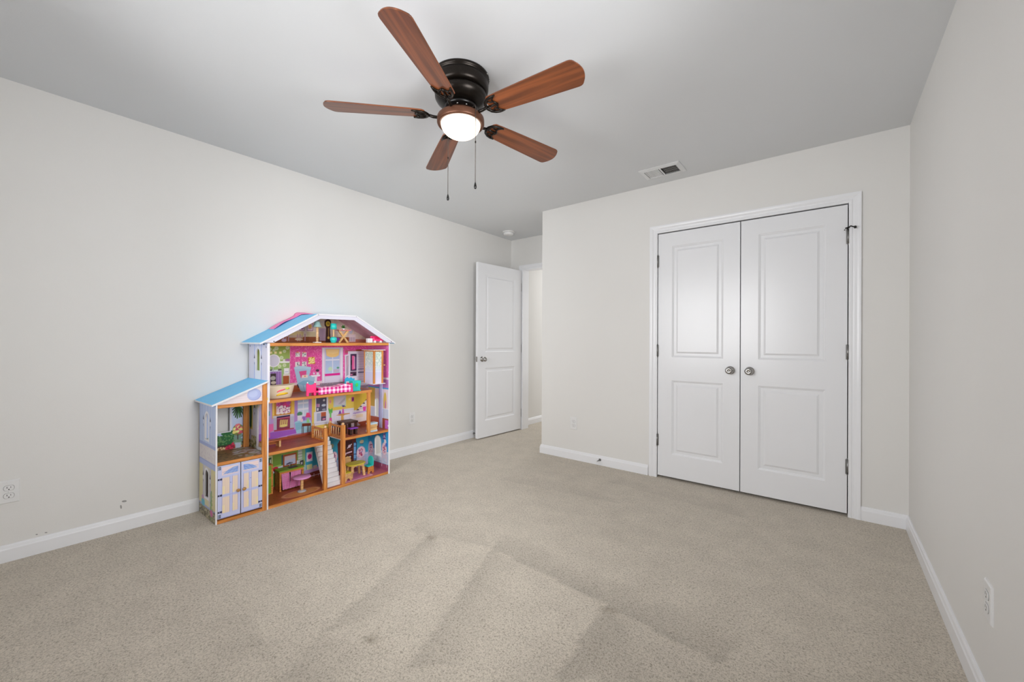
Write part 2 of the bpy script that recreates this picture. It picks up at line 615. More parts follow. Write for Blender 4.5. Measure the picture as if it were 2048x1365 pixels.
def baseboard(name, p, q, n, label, m0=0.0, m1=0.0):
    """p->q along the wall foot, n = inward normal; m0/m1 mitre slopes at the ends"""
    p, q, n = Vector((*p, 0)), Vector((*q, 0)), Vector((*n, 0))
    d = (q - p).normalized()
    mb = MB()
    k = len(BBP)
    i = mb.add([p + n * t + d * (m0 * t) + Vector((0, 0, z)) for t, z in BBP] + [q + n * t - d * (m1 * t) + Vector((0, 0, z)) for t, z in BBP])
    mb.quad([i + j for j in range(k)])
    mb.quad([i + k + j for j in range(k)][::-1])
    for j in range(k):
        mb.quad([i + j, i + (j + 1) % k, i + k + (j + 1) % k, i + k + j])
    return struct(mb, name, M['trim'], label)


baseboard('baseboard_left', (XL, YB), (XL, YF), (1, 0), 'white baseboard along the left wall')
baseboard('baseboard_front', (XE, YC), (CL - 0.073, YC), (0, -1), 'white baseboard between wall corner and closet casing', -1, 0)
baseboard('baseboard_corner', (CR + 0.062, YC), (XR, YC), (0, -1), 'short white baseboard right of the closet', 0, 1)
baseboard('baseboard_right', (XR, YC), (XR, YB), (-1, 0), 'white baseboard along the right wall', 1, 0)
baseboard('baseboard_return', (XE, YF), (XE, YC), (-1, 0), 'white baseboard on the return wall', 0, -1)
baseboard('baseboard_hall', (-3.182, YF + T), (-3.182, 6.1), (1, 0), 'white baseboard in the hall')

# casings: colonial profile, mitred
CASP = [(0, 0), (0, 0.009), (0.006, 0.012), (0.016, 0.012), (0.020, 0.009), (0.030, 0.010), (0.042, 0.016), (0.052, 0.0175), (0.062, 0.0175), (0.062, 0)]


def casing(name, x0, x1, zt, y, label, legs=(1, 1), zb=0.0):
    k = len(CASP)

    def sweep(fa, fb):
        mb = MB()
        i = mb.add([fa(a, d) for a, d in CASP] + [fb(a, d) for a, d in CASP])
        mb.quad([i + j for j in range(k)])
        mb.quad([i + k + j for j in range(k)][::-1])
        for j in range(k):
            mb.quad([i + j, i + (j + 1) % k, i + k + (j + 1) % k, i + k + j])
        return mb
    root = thing(name, label, None, (0, 0, 0), 0, None, 'structure')
    if legs[0]:
        sweep(lambda a, d: (x0 - a, y - d, zb), lambda a, d: (x0 - a, y - d, zt + a)).build('casing_leg', M['trim'], root)
    if legs[1]:
        sweep(lambda a, d: (x1 + a, y - d, zb), lambda a, d: (x1 + a, y - d, zt + a)).build('casing_leg', M['trim'], root)
    e = 1 if legs[1] else 0
    sweep(lambda a, d: (x0 - a, y - d, zt + a), lambda a, d: (x1 + a * e, y - d, zt + a)).build('casing_head', M['trim'], root)
    jb = MB()
    jb.box((x0 - 0.006 - 0.016, y, 0), (x0 - 0.004, y + T, zt + 0.02))
    jb.box((x1 + 0.004, y, 0), (x1 + 0.022, y + T, zt + 0.02))
    jb.box((x0 - 0.004, y, zt + 0.004), (x1 + 0.004, y + T, zt + 0.02))
    jb.build('door_jamb', M['trim'], root)
    return root


casing('trim_1', CL, CR, CT, YC, 'white moulded casing around the closet doors')
casing('trim_2', EL, ER, ET, YF, 'white moulded casing around the entry doorway', (1, 0))


# ------------------------------------------------------------------ moulded two-panel doors
def ring_panel(mb, x0, x1, z0, z1, y):
    """moulded panel filling x0..x1, z0..z1: sticking, groove, raised field"""
    loops = [(0.0, 0.0), (0.005, 0.0035), (0.011, 0.0060), (0.014, 0.0092), (0.033, 0.0092), (0.042, 0.0040), (0.046, 0.0015)]
    idx = []
    for ins, dep in loops:
        idx.append(mb.add([(x0 + ins, y + dep, z0 + ins), (x1 - ins, y + dep, z0 + ins), (x1 - ins, y + dep, z1 - ins), (x0 + ins, y + dep, z1 - ins)]))
    for a, b in zip(idx, idx[1:]):
        for k in range(4):
            mb.quad([a + k, a + (k + 1) % 4, b + (k + 1) % 4, b + k])
    mb.quad([idx[-1] + k for k in range(4)])


def leaf(w, h, t, panels):
    """door slab in local x 0..w, y 0 (face) .. t, z 0..h, with rectangular openings for the panels on the face"""
    mb = MB()
    xs = sorted({0, w, *[p[0] for p in panels], *[p[1] for p in panels]})
    zs = sorted({0, h, *[p[2] for p in panels], *[p[3] for p in panels]})
    for x0, x1 in zip(xs, xs[1:]):
        for z0, z1 in zip(zs, zs[1:]):
            cx, cz = (x0 + x1) / 2, (z0 + z1) / 2
            if any(p[0] < cx < p[1] and p[2] < cz < p[3] for p in panels):
                continue
            i = mb.add([(x0, 0, z0), (x1, 0, z0), (x1, 0, z1), (x0, 0, z1)])
            mb.quad([i, i + 1, i + 2, i + 3])
    i = mb.add([(0, 0, 0), (w, 0, 0), (w, t, 0), (0, t, 0), (0, 0, h), (w, 0, h), (w, t, h), (0, t, h)])
    for q in ((0, 1, 2, 3), (4, 5, 6, 7), (1, 2, 6, 5), (2, 3, 7, 6), (3, 0, 4, 7)):
        mb.quad([i + k for k in q])
    return mb


def knob(parent, x, z, y=0.0, s=-1, name='door_knob'):
    mb = MB()
    pr = [(0.0, 0.0), (0.031, 0.0), (0.031, 0.004), (0.026, 0.008), (0.012, 0.010), (0.011, 0.028), (0.016, 0.033), (0.024, 0.038),
          (0.0275, 0.047), (0.026, 0.056), (0.019, 0.063), (0.010, 0.065), (0.009, 0.0635), (0.0001, 0.0635)]
    mb.lathe([(max(r, 1e-4), s * h) for r, h in pr], (x, y, z), 28, 'y')
    return mb.build(name, M['nickel'], parent)


def hinge(parent, x, z, y, hh=0.096):
    mb = MB()
    mb.lathe([(0.0068, -hh / 2), (0.0068, hh / 2)], (x, y, z), 12, 'z')
    mb.lathe([(0.0048, hh / 2), (0.0048, hh / 2 + 0.006), (0.003, hh / 2 + 0.008)], (x, y, z), 10, 'z')
    mb.lathe([(0.003, -hh / 2 - 0.007), (0.0048, -hh / 2 - 0.005), (0.0048, -hh / 2)], (x, y, z), 10, 'z')
    for k in (-0.6, -0.2, 0.2, 0.6):
        mb.lathe([(0.0072, k * hh / 2 - 0.0006), (0.0072, k * hh / 2 + 0.0006)], (x, y, z), 12, 'z')
    mb.box((x - 0.011, y + 0.003, z - hh / 2), (x + 0.011, y + 0.005, z + hh / 2))
    return mb.build('hinge', M['hinge'], parent)


DZ = 0.020
DH = CT - 0.007 - DZ
for k, (x0, x1) in enumerate(((CL + 0.004, -0.5185), (-0.5125, CR - 0.005))):
    w = x1 - x0
    st = 0.111
    panels = [(st, w - st, 0.205 - DZ, 0.811 - DZ), (st, w - st, 1.0 - DZ, 1.908 - DZ)]
    d = leaf(w, DH, 0.035, panels).build('door_%d' % (k + 1), M['door'], loc=(x0, YC + 0.001, DZ))
    tag(d, ('left' if k == 0 else 'right') + ' leaf of the white two-panel closet doors', None, None, 'structure')
    for p in panels:
        mb = MB()
        ring_panel(mb, *p, 0.0)
        mb.build('door_panel', M['door'], d)
    knob(d, (w - 0.062) if k == 0 else 0.058, 0.914 - DZ)
    hx = -0.003 if k == 0 else w + 0.003
    for z in ((1.795, 1.053, 0.312) if k == 0 else (1.812, 1.064, 0.323)):
        hinge(d, hx, z - DZ, -0.006)
    if k == 1:                              # hinge-pin stop on the top right hinge
        mb = MB()
        z = 1.862 - DZ
        mb.lathe([(0.011, 0), (0.011, 0.004)], (hx, -0.006, z), 14)
        mb.tube([(hx - 0.02, -0.022, z - 0.012), (hx - 0.014, -0.02, z + 0.002), (hx, -0.014, z + 0.006), (hx + 0.012, -0.022, z + 0.012), (hx + 0.022, -0.035, z + 0.002), (hx + 0.03, -0.04, z - 0.002)], 0.0036, 8)
        s = mb.build('hinge_stop', M['dark_metal'], d)
        mb = MB()
        mb.lathe([(0.007, 0), (0.0085, 0.003), (0.0085, 0.010), (0.006, 0.013)], (0, 0, 0), 14, 'x')
        mb.build('rubber_bumper', M['rubber'], s, loc=(hx + 0.026, -0.04, z - 0.003))

# entry door, swung open against the left wall
hp, fp = Vector((-3.083, 4.100)), Vector((-3.1285, 3.346))
ang = math.atan2(hp.y - fp.y, hp.x - fp.x)        # local x runs from the free edge to the hinge
EW, EH = (hp - fp).length, 2.012
st = 0.118
panels = [(st, EW - st, 0.19, 0.80), (st, EW - st, 0.985, 1.895)]
d = leaf(EW, EH, 0.035, panels).build('door_3', M['door'], loc=(fp.x, fp.y, 0.014), rot=(0, 0, ang))
tag(d, 'white two-panel entry door standing open', None, None, 'structure')
for p in panels:
    mb = MB()
    ring_panel(mb, *p, 0.0)
    mb.build('door_panel', M['door'], d)
knob(d, 0.068, 0.905)
knob(d, 0.068, 0.905, 0.035, 1)
MB().box((-0.0015, 0.006, 0.875), (0.001, 0.029, 0.935)).build('latch_plate', M['nickel'], d)
for z in (1.80, 1.02, 0.20):
    hinge(d, EW + 0.003, z, 0.006)

# ------------------------------------------------------------------ outlets, door stops, vent, smoke detector, scuffs
def outlet(label, loc, rotz):
    """local -Y is the face"""
    t = thing('outlet', label, 'outlet', loc, rotz, 'duplex wall outlets')
    mb = MB()
    loops = [(0.0355, 0.0575, 0.0), (0.0350, 0.0570, -0.003), (0.0315, 0.0535, -0.006)]
    idx = [mb.add([(-a, y, -b), (a, y, -b), (a, y, b), (-a, y, b)]) for a, b, y in loops]
    for a, b in zip(idx, idx[1:]):
        for k in range(4):
            mb.quad([a + k, a + (k + 1) % 4, b + (k + 1) % 4, b + k])
    mb.quad([idx[-1] + k for k in range(4)])
    mb.quad([idx[0] + k for k in range(4)][::-1])
    mb.build('cover_plate', M['plastic'], t)
    MB().lathe([(0.0032, 0), (0.0028, -0.0012), (0.0002, -0.0016)], (0, -0.006, 0), 12, 'y').build('screw', M['plastic'], t)
    for s in (-1, 1):
        mb = MB()
        pts = []
        for k in range(20):
            a = 2 * PI * k / 20
            pts.append((0.0172 * math.cos(a), max(-0.0125, min(0.0125, 0.0172 * math.sin(a))) + s * 0.0195))
        mb.prism(pts, 'y', -0.0055, -0.0082)
        r = mb.build('receptacle', M['plastic'], t, bev=0.0006)
        zc = s * 0.0195
        sl = MB()
        sl.prism([(p[0] * 1.06, (p[1] - s * 0.0195) * 1.06 + s * 0.0195) for p in pts], 'y', -0.0060, -0.0063)
        sl.box((-0.0072, -0.0084, zc - 0.001), (-0.0050, -0.0080, zc + 0.0075)).box((0.0050, -0.0084, zc), (0.0068, -0.0080, zc + 0.0068))
        sl.lathe([(0.0026, -0.0084), (0.0026, -0.0080)], (0, 0, zc - 0.0068), 12, 'y')
        sl.build('socket_slot', M['slot'], r)
    return t


outlet('white duplex outlet on left wall at the near edge, left of the dollhouse', (XL, 0.026, 0.352), PI / 2)
outlet('white duplex outlet on left wall between dollhouse and entry door', (XL, 2.540, 0.350), PI / 2)
outlet('white duplex outlet on closet wall left of the closet doors', (-1.912, YC, 0.342), 0)
outlet('white duplex outlet on the right wall, seen nearly edge on', (XR, 1.833, 0.350), -PI / 2)


def doorstop(label, loc, rotz):
    t = thing('door_stop', label, 'door stop', loc, rotz, 'baseboard door stops')
    MB().lathe([(0.012, 0), (0.012, -0.003), (0.007, -0.007), (0.005, -0.012)], (0, 0, 0), 16, 'y').build('base', M['hinge'], t)
    MB().lathe([(0.0045, -0.010), (0.0045, -0.060)], (0, 0, 0), 10, 'y').build('rod', M['hinge'], t)
    MB().lathe([(0.0065, -0.058), (0.0075, -0.062), (0.0075, -0.072), (0.005, -0.076)], (0, 0, 0), 14, 'y').build('rubber_tip', M['plastic'], t)
    return t


doorstop('small metal door stop on the baseboard left of the closet', (-1.632, YC - 0.014, 0.050), 0)
doorstop('small metal door stop on the baseboard behind the open entry door', (XL + 0.014, 3.41, 0.050), PI / 2)

t = thing('ceiling_vent', 'white ceiling air register with two louvre banks above the closet wall', 'vent', (-1.008, 3.138, H))
vx, vy = 0.150, 0.105
mb = MB()
ix, iy = 0.118, 0.070
lo = [(vx, vy, 0.0), (vx, vy, -0.004), (ix + 0.008, iy + 0.008, -0.010), (ix, iy, -0.010), (ix, iy, -0.004)]
idx = [mb.add([(-a, -b, z), (a, -b, z), (a, b, z), (-a, b, z)]) for a, b, z in lo]
for a, b in zip(idx, idx[1:]):
    for k in range(4):
        mb.quad([a + k, a + (k + 1) % 4, b + (k + 1) % 4, b + k])
mb.build('register_frame', M['vent'], t)
mb = MB()
mb.box((-ix - 0.001, -iy - 0.001, 0.150), (ix + 0.001, iy + 0.001, 0.155))
for a, b in (((-ix - 0.002, -iy - 0.002, 0.002), (-ix, iy + 0.002, 0.155)), ((ix, -iy - 0.002, 0.002), (ix + 0.002, iy + 0.002, 0.155)),
             ((-ix, -iy - 0.002, 0.002), (ix, -iy, 0.155)), ((-ix, iy, 0.002), (ix, iy + 0.002, 0.155))):
    mb.box(a, b)
mb.build('duct_box', M['duct'], t)
MB().box((-0.005, -iy, -0.0105), (0.005, iy, -0.004)).build('center_bar', M['vent'], t)
sl = MB()
sl.box((-0.0044, -iy, -0.0005), (0.0044, iy, 0.0005))
s0 = sl.build('louver_slat', M['vent'], t, loc=(-0.112, 0, -0.0065), rot=(0, math.radians(28), 0))
n = 11
for side, a in ((-1, 8), (1, 50)):
    for k in range(n):
        x = side * (0.012 + (k + 0.5) * (ix - 0.014) / n)
        if side == -1 and k == n - 1:
            s0.location.x, s0.rotation_euler = x, (0, math.radians(a), 0)
        else:
            clone_part(s0, (x, 0, -0.0060), (0, math.radians(a), 0))
for k in range(4):
    MB().box((0.008, -iy + 0.016 + k * 0.035, 0.006), (ix - 0.002, -iy + 0.018 + k * 0.035, 0.016)).build('damper_blade', M['hinge'], t)

t = thing('smoke_detector', 'round white smoke detector on the ceiling near the entry door', 'detector', (-3.022, 3.762, H))
MB().lathe([(0.072, 0), (0.073, -0.004), (0.073, -0.010), (0.068, -0.012)], seg=40).build('mounting_ring', M['plastic'], t)
MB().lathe([(0.060, -0.012), (0.0605, -0.030), (0.055, -0.038), (0.040, -0.041), (0.0002, -0.042)], seg=40).build('housing', M['plastic'], t)
MB().lathe([(0.006, -0.0405), (0.006, -0.043), (0.0002, -0.0435)], (0.02, -0.02, 0), 12).build('test_button', M['plastic'], t)

M['scuff'] = mat('grey_scuff', (150, 149, 147), 0.8, var=0.2, vscale=200)
wl = bpy.data.objects['wall_left']
for (y, z, a, b) in ((0.452, 0.171, 0.011, 0.006), (0.438, 0.142, 0.004, 0.012), (0.15, 0.098, 0.005, 0.003), (0.118, 0.10, 0.004, 0.003), (2.89, 0.985, 0.005, 0.006), (3.03, 0.985, 0.005, 0.006), (2.93, 0.83, 0.005, 0.006)):
    mb = MB()
    mb.prism([(y + a * math.cos(2 * PI * k / 10 + 0.3), z + b * math.sin(2 * PI * k / 10)) for k in range(10)], 'x', XL - 0.0005, XL + 0.0006)
    mb.build('scuff_mark', M['scuff'] if z < 0.5 else M['wall'], wl)

# ------------------------------------------------------------------ ceiling fan
M['blade'] = wood('walnut_blade', (84, 44, 24), (146, 80, 42), 0.36, (1.5, 28, 28), coat=0.2)
M['chain'] = mat('chain_metal', (92, 84, 78), 0.4, 0.8)
M['blackcap'] = mat('black_lacquer', (22, 20, 19), 0.3, 0.2, var=0.1)
fan = thing('ceiling_fan', 'flush-mount ceiling fan with five walnut blades, black motor and lit frosted globe', 'ceiling fan', (-1.4452, 1.4146, H))


def globe_mat():
    m = bpy.data.materials.new('lit_frosted_glass')
    m.use_nodes = True
    nt = m.node_tree
    b = nt.nodes['Principled BSDF']
    b.inputs['Base Color'].default_value = (0.9, 0.88, 0.84, 1)
    b.inputs['Roughness'].default_value = 0.35
    lw = nt.nodes.new('ShaderNodeTexCoord')           # brightest round the bulb low in the bowl, dimmer at the rim
    sp = nt.nodes.new('ShaderNodeSeparateXYZ')
    nt.links.new(lw.outputs['Object'], sp.inputs[0])
    mr = nt.nodes.new('ShaderNodeMapRange')
    mr.inputs['From Min'].default_value = -0.228
    mr.inputs['From Max'].default_value = -0.268
    mr.inputs['To Min'].default_value = 0.55
    mr.inputs['To Max'].default_value = 2.5
    nt.links.new(sp.outputs['Z'], mr.inputs['Value'])
    b.inputs['Emission Color'].default_value = (1.0, 0.80, 0.60, 1)
    nt.links.new(mr.outputs['Result'], b.inputs['Emission Strength'])
    return m


M['globe'] = globe_mat()
MB().lathe([(0.0002, 0), (0.139, 0), (0.141, -0.004), (0.141, -0.013), (0.138, -0.016), (0.134, -0.020), (0.134, -0.024), (0.137, -0.028), (0.138, -0.036),
            (0.137, -0.060), (0.134, -0.072), (0.126, -0.077), (0.1, -0.079), (0.0002, -0.079)], seg=56).build('canopy', M['dark_metal'], fan)
MB().lathe([(0.09, -0.078), (0.124, -0.083), (0.128, -0.094), (0.127, -0.108), (0.120, -0.120), (0.104, -0.134), (0.084, -0.143), (0.060, -0.147), (0.0002, -0.147)], seg=56).build('motor_housing', M['dark_metal'], fan)
MB().lathe([(0.078, -0.147), (0.082, -0.150), (0.082, -0.158), (0.076, -0.162), (0.0002, -0.162)], seg=40).build('flywheel', M['blackcap'], fan)
MB().lathe([(0.046, -0.150), (0.046, -0.176), (0.050, -0.182), (0.052, -0.196), (0.0002, -0.196)], seg=36).build('switch_housing', M['bronze'], fan)
MB().lathe([(0.04, -0.186), (0.085, -0.190), (0.106, -0.196), (0.1155, -0.205), (0.117, -0.212), (0.117, -0.230), (0.1145, -0.236), (0.108, -0.238),
            (0.099, -0.234), (0.0975, -0.226), (0.0002, -0.220)], seg=64, caps=False).build('light_ring', M['bronze'], fan)
gp = [(0.0985, -0.228)] + [(0.0985 * math.cos(a), -0.232 - 0.070 * math.sin(a)) for a in np.linspace(0.05, PI / 2 - 0.001, 16)]
MB().lathe(gp, seg=64, caps=False).build('glass_globe', M['globe'], fan)
for k in range(9):
    a = 0.35 + k * 0.7
    MB().ball((0.064 * math.cos(a), 0.064 * math.sin(a), -0.163), 0.0045, 8, 6).build('screw', M['nickel'], fan)
MB().ball((0.1405 * math.cos(0.72), 0.1405 * math.sin(0.72), -0.009), 0.005, 8, 6).build('screw', M['nickel'], fan)
MB().ball((0.1405 * math.cos(0.35), 0.1405 * math.sin(0.35), -0.009), 0.005, 8, 6).build('screw', M['nickel'], fan)


def blade_outline():
    """plan outline in local x (radius) / y"""
    r0, r1, w0, w1 = 0.172, 0.640, 0.049, 0.0685
    top = [(r0, 0.020), (r0 + 0.004, 0.036), (r0 + 0.016, w0)]
    for k in range(1, 8):
        t = k / 8
        top.append((r0 + 0.016 + t * (r1 - 0.05 - r0), w0 + (w1 - w0) * t ** 0.8))
    c = [(r1 - 0.034, w1), (r1 - 0.022, w1 - 0.0015), (r1 - 0.013, w1 - 0.006), (r1 - 0.007, w1 - 0.013), (r1 - 0.002, w1 - 0.021), (r1 + 0.003, 0.040), (r1 + 0.0075, 0.030), (r1 + 0.0108, 0.020), (r1 + 0.013, 0.010), (r1 + 0.0138, 0)]
    up = top + c
    return up + [(x, -y) for x, y in up[::-1] if abs(y) > 1e-6]


BL = blade_outline()
blades = ((-66.4786, 2.2619, -13.5), (5.5287, 2.2394, -13.0), (77.8579, 2.2274, -10.5), (149.9861, 2.2324, -10.5), (224.2903, 2.2534, -11.4))
zr = 2.246
first = None
for th, zt, ph in blades:
    th, ph = math.radians(th), math.radians(ph)
    slope = (zt - zr) / 0.64
    # local frame: x along the radius, y = pitched chord
    ex = Vector((math.cos(th), math.sin(th), slope)).normalized()
    n = Vector((-math.sin(th), math.cos(th), 0))
    ey = (n * math.cos(ph) + Vector((0, 0, 1)) * math.sin(ph)).normalized()
    ez = ex.cross(ey).normalized()
    ey = ez.cross(ex)
    mw = Matrix(((ex.x, ey.x, ez.x, 0), (ex.y, ey.y, ez.y, 0), (ex.z, ey.z, ez.z, zr - H), (0, 0, 0, 1)))
    if first is None:
        mb = MB()
        mb.prism(BL, 'z', 0.0, 0.0065)
        b = mb.build('fan_blade', M['blade'], fan, bev=0.0018)
        first = b
        ir = MB()                           # blade iron: scrolled bracket under the blade
        zz = -0.004
        ir.tube([(0.070, 0, -0.010 + 0.02), (0.10, 0, -0.012), (0.135, 0, -0.010), (0.160, 0, zz)], [0.009, 0.008, 0.0075, 0.007], 10)
        arc = [(0.236, 0.047, zz), (0.212, 0.0455, zz), (0.190, 0.040, zz), (0.172, 0.028, zz), (0.163, 0.012, zz), (0.161, 0, zz)]
        arc2 = [(x, -y, z) for x, y, z in arc]
        rr = [0.0035, 0.0058, 0.0065, 0.007, 0.0075, 0.008]
        ir.tube(arc, rr, 8).tube(arc2, rr, 8)
        inner = [(0.232, 0.046, zz), (0.214, 0.034, zz), (0.208, 0.022, zz), (0.216, 0.010, zz), (0.222, 0, zz)]
        rr2 = [0.003, 0.0042, 0.0046, 0.0046, 0.005]
        ir.tube(inner, rr2, 8).tube([(x, -y, z) for x, y, z in inner], rr2, 8)
        ir.tube([(0.163, 0, zz), (0.192, 0, zz), (0.222, 0, zz)], [0.0055, 0.0042, 0.005], 8)
        ir.tube([(0.176, 0.032, zz), (0.194, 0.020, zz), (0.210, 0.022, zz)], 0.0036, 8)
        ir.tube([(0.176, -0.032, zz), (0.194, -0.020, zz), (0.210, -0.022, zz)], 0.0036, 8)
        iro = ir.build('blade_iron', M['dark_metal'], b)
        for q in ((0.192, 0, -0.008), (0.206, 0.023, -0.008), (0.206, -0.023, -0.008)):
            MB().ball(q, 0.0042, 8, 6).build('screw', M['dark_metal'], b)
    else:
        b = copy_tree(first, fan)
    b.matrix_local = mw

for (qx, qy, z0, zj, zp, ze) in ((-1.3283, 1.3982, 2.245, 2.077, 1.882, 1.855), (-1.5621, 1.4381, 2.240, 2.081, 1.888, 1.854)):
    lx, ly = qx + 1.4452, qy - 1.4146
    mb = MB()
    kx, ky = lx * 0.42, ly * 0.42
    mb.tube([(kx, ky, -0.186), (lx * 0.8, ly * 0.8, -0.184), (lx * 0.99, ly * 0.99, -0.188), (lx, ly, z0 - H - 0.004)], 0.0016, 6)
    z = z0 - H - 0.003
    mb.tube([(lx, ly, z), (lx, ly, zp - H)], 0.0013, 6)
    ch = mb.build('pull_chain', M['chain'], fan)
    bd = MB()
    zz = z
    while zz > zp - H:
        bd.ball((lx, ly, zz), 0.0023, 6, 4)
        zz -= 0.0072
    bd = bd.build('chain_beads', M['chain'], ch)
    bd['kind'] = 'stuff'
    MB().lathe([(0.001, 0.006), (0.0032, 0.004), (0.0036, 0), (0.0032, -0.004), (0.001, -0.006)], (lx, ly, zj - H), 10).build('chain_coupler', M['dark_metal'], ch)
    MB().lathe([(0.0012, 0.004), (0.003, 0), (0.0055, -0.010), (0.0068, -0.018), (0.0062, -0.025), (0.0035, -0.029), (0.0002, -0.030)], (lx, ly, zp - H), 14).build('pull_fob', M['blackcap'], ch)

# ------------------------------------------------------------------ dollhouse
OX, OY = -2.923, 0.807                      # front left foot; local x runs along the wall, local y goes into the wall


def W(u, v, w):
    return (OX - v, OY + u, w)


RZ = PI / 2
M['honey'] = wood('honey_wood', (176, 104, 44), (224, 152, 78), 0.42, (6, 90, 90))
M['honey_v'] = wood('honey_wood_upright', (176, 104, 44), (224, 152, 78), 0.42, (90, 90, 6))
M['paleply'] = wood('pale_plywood', (205, 160, 112), (232, 196, 150), 0.5, (8, 90, 90))
M['white_edge'] = mat('white_board', (230, 229, 233), 0.45, var=0.01)
M['fascia'] = mat('pale_lilac_board', (216, 215, 229), 0.5, var=0.02, vscale=12)
M['roof'] = mat('sky_blue_roof_paint', (128, 204, 248), 0.6, spec=0.2, var=0.05, vscale=14)
M['mauve'] = mat('mauve_lining', (186, 142, 168), 0.5, var=0.10, vscale=18)
P = M['print']
dh = thing('dollhouse', 'tall wooden dollhouse with blue roof and printed rooms against the left wall', 'dollhouse', W(0, 0, 0), RZ)
UW, UM, UR, VB = 0.285, 0.293, 1.220, 0.305
F0, F1, F2, F3 = 0.020, 0.376, 0.725, 1.108
WOOD_STRIP = M['honey']


def part(name, a, b, m, parent=dh, bev=0.0012):
    return MB().box(a, b).build(name, m, parent, bev=bev, seg=1)


# floors (each board a part)
part('base_board', (0.008, 0.0, 0.0), (UW, 0.32, F0), M['honey'])
part('base_board', (UM, 0.0, 0.0), (UR, 0.32, F0), M['honey'])
part('floor_board', (UM, 0.0, F1 - 0.020), (0.684, VB, F1), M['honey'])
part('floor_board', (0.826, 0.0, F1 - 0.020), (UR, VB, F1), M['honey'])
part('landing_board', (0.684, 0.235, F1 - 0.019), (0.826, VB, F1), M['honey'])
mb = MB()
mb.prism([(UM, 0.0), (1.062, 0.0), (1.098, 0.085), (1.098, VB), (UM, VB)], 'z', F2 - 0.020, F2)
mb.build('floor_board', M['honey'], dh)
part('floor_board', (UM, 0.0, F3 - 0.022), (UR, VB, F3), M['honey'])
part('shelf_board', (0.008, 0.0, F1 - 0.020), (UW, VB, F1), M['honey'])
part('header_beam', (0.008, 0.0, 0.706), (0.256, 0.018, 0.727), M['honey'])
# front posts
part('wood_post', (0.256, -0.001, 0.0), (0.2845, 0.018, 0.845), M['honey_v'])
part('wood_post', (0.242, 0.286, F1), (0.277, VB - 0.002, 0.735), M['honey_v'])
part('wood_post', (0.668, -0.004, F0), (0.694, 0.022, 0.474), M['honey_v'])
part('wood_post', (0.806, -0.004, F0), (0.834, 0.022, 0.476), M['honey_v'])
part('wood_post', (1.026, -0.002, F1), (1.050, 0.020, F2 - 0.018), M['honey_v'])

# roof
RP = [(0.240, 1.109), (0.616, 1.320), (0.919, 1.322), (1.282, 1.109)]


def slope(name, p, q, t, v0, v1, m, edge=None):
    (u0, w0), (u1, w1) = p, q
    d = Vector((u1 - u0, w1 - w0)).normalized()
    nx, nz = d.y * t, -d.x * t
    mb = MB()
    mb.prism([(u0, w0), (u1, w1), (u1 + nx, w1 + nz), (u0 + nx, w0 + nz)], 'y', v0, v1)
    return mb.build(name, m, dh)


slope('roof_panel', RP[0], RP[1], 0.009, -0.004, 0.345, M['roof'])
slope('roof_panel', RP[1], RP[2], 0.009, -0.004, 0.345, M['roof'])
slope('roof_panel', RP[2], RP[3], 0.009, -0.004, 0.345, M['roof'])
for a, b in zip(RP, RP[1:]):
    d = Vector((b[0] - a[0], b[1] - a[1])).normalized()
    n = Vector((d.y, -d.x))
    mb = MB()
    mb.prism([a, b, (b[0] + n.x * 0.010, b[1] + n.y * 0.010), (a[0] + n.x * 0.010, a[1] + n.y * 0.010)], 'y', -0.009, -0.0035)
    mb.build('roof_edge', M['white_edge'], dh)
MB().box((0.2365, -0.009, 1.0995), (0.2415, 0.345, 1.1100)).build('roof_edge', M['white_edge'], dh)
part('edge_strip', (0.8235, 0.024, F1 - 0.0225), (0.8275, 0.215, F1 - 0.0175), M['white_edge'], bev=0)
# fascia boards (gambrel front)
FI = [(0.322, 1.110), (0.634, 1.284), (0.903, 1.286), (1.200, 1.112)]
FO = [(0.254, 1.108), (0.620, 1.311), (0.916, 1.313), (1.270, 1.108)]
for k in range(3):
    mb = MB()
    mb.prism([FO[k], FO[k + 1], FI[k + 1], FI[k]], 'y', -0.003, 0.006)
    mb.build('fascia_board', M['fascia'], dh)
for c_ in ((0.262, 1.098), (1.243, 1.118), (0.293 + 0.03, 1.118)):
    MB().lathe([(0.004, -0.0045), (0.004, -0.003)], (c_[0], 0, c_[1]), 10, 'y').build('screw', M['slot'], dh)
# wing roof and pediment
slope('wing_roof', (-0.024, 0.733), (0.286, 0.858), 0.009, -0.010, 0.335, M['roof'])
d_ = Vector((0.310, 0.125)).normalized()
mb = MB()
mb.prism([(-0.024, 0.733), (0.286, 0.858), (0.286 + d_.y * 0.01, 0.858 - d_.x * 0.01), (-0.024 + d_.y * 0.01, 0.733 - d_.x * 0.01)], 'y', -0.015, -0.0095)
mb.build('roof_edge', M['white_edge'], dh)
mb = MB()
mb.prism([(-0.024, 0.7235), (-0.024, 0.7335), (-0.0195, 0.7335), (-0.0195, 0.7235)], 'y', -0.010, 0.335)
mb.build('roof_edge', M['white_edge'], dh)
cvp = Canvas(0.008, 0.256, 0.727, 0.845, (234, 222, 226), 0.002)
cvp.stripes((0.008, 0.727), (0.256, 0.845), (226, 208, 214), 0.014, 0.0025, True)
cvp.ell((0.209, 0.773), 0.040, 0.038, (150, 160, 215))
cvp.ell((0.207, 0.775), 0.038, 0.036, (176, 186, 228))
cvp.ell((0.203, 0.778), 0.026, 0.024, (188, 198, 234))
cvp.sheet('pediment_panel', P, lambda a, b: (a, 0 * a + 0.003, b), lambda a, b: b < 0.7335 + (a + 0.024) * 0.403 - 0.010, dh, 0.006)


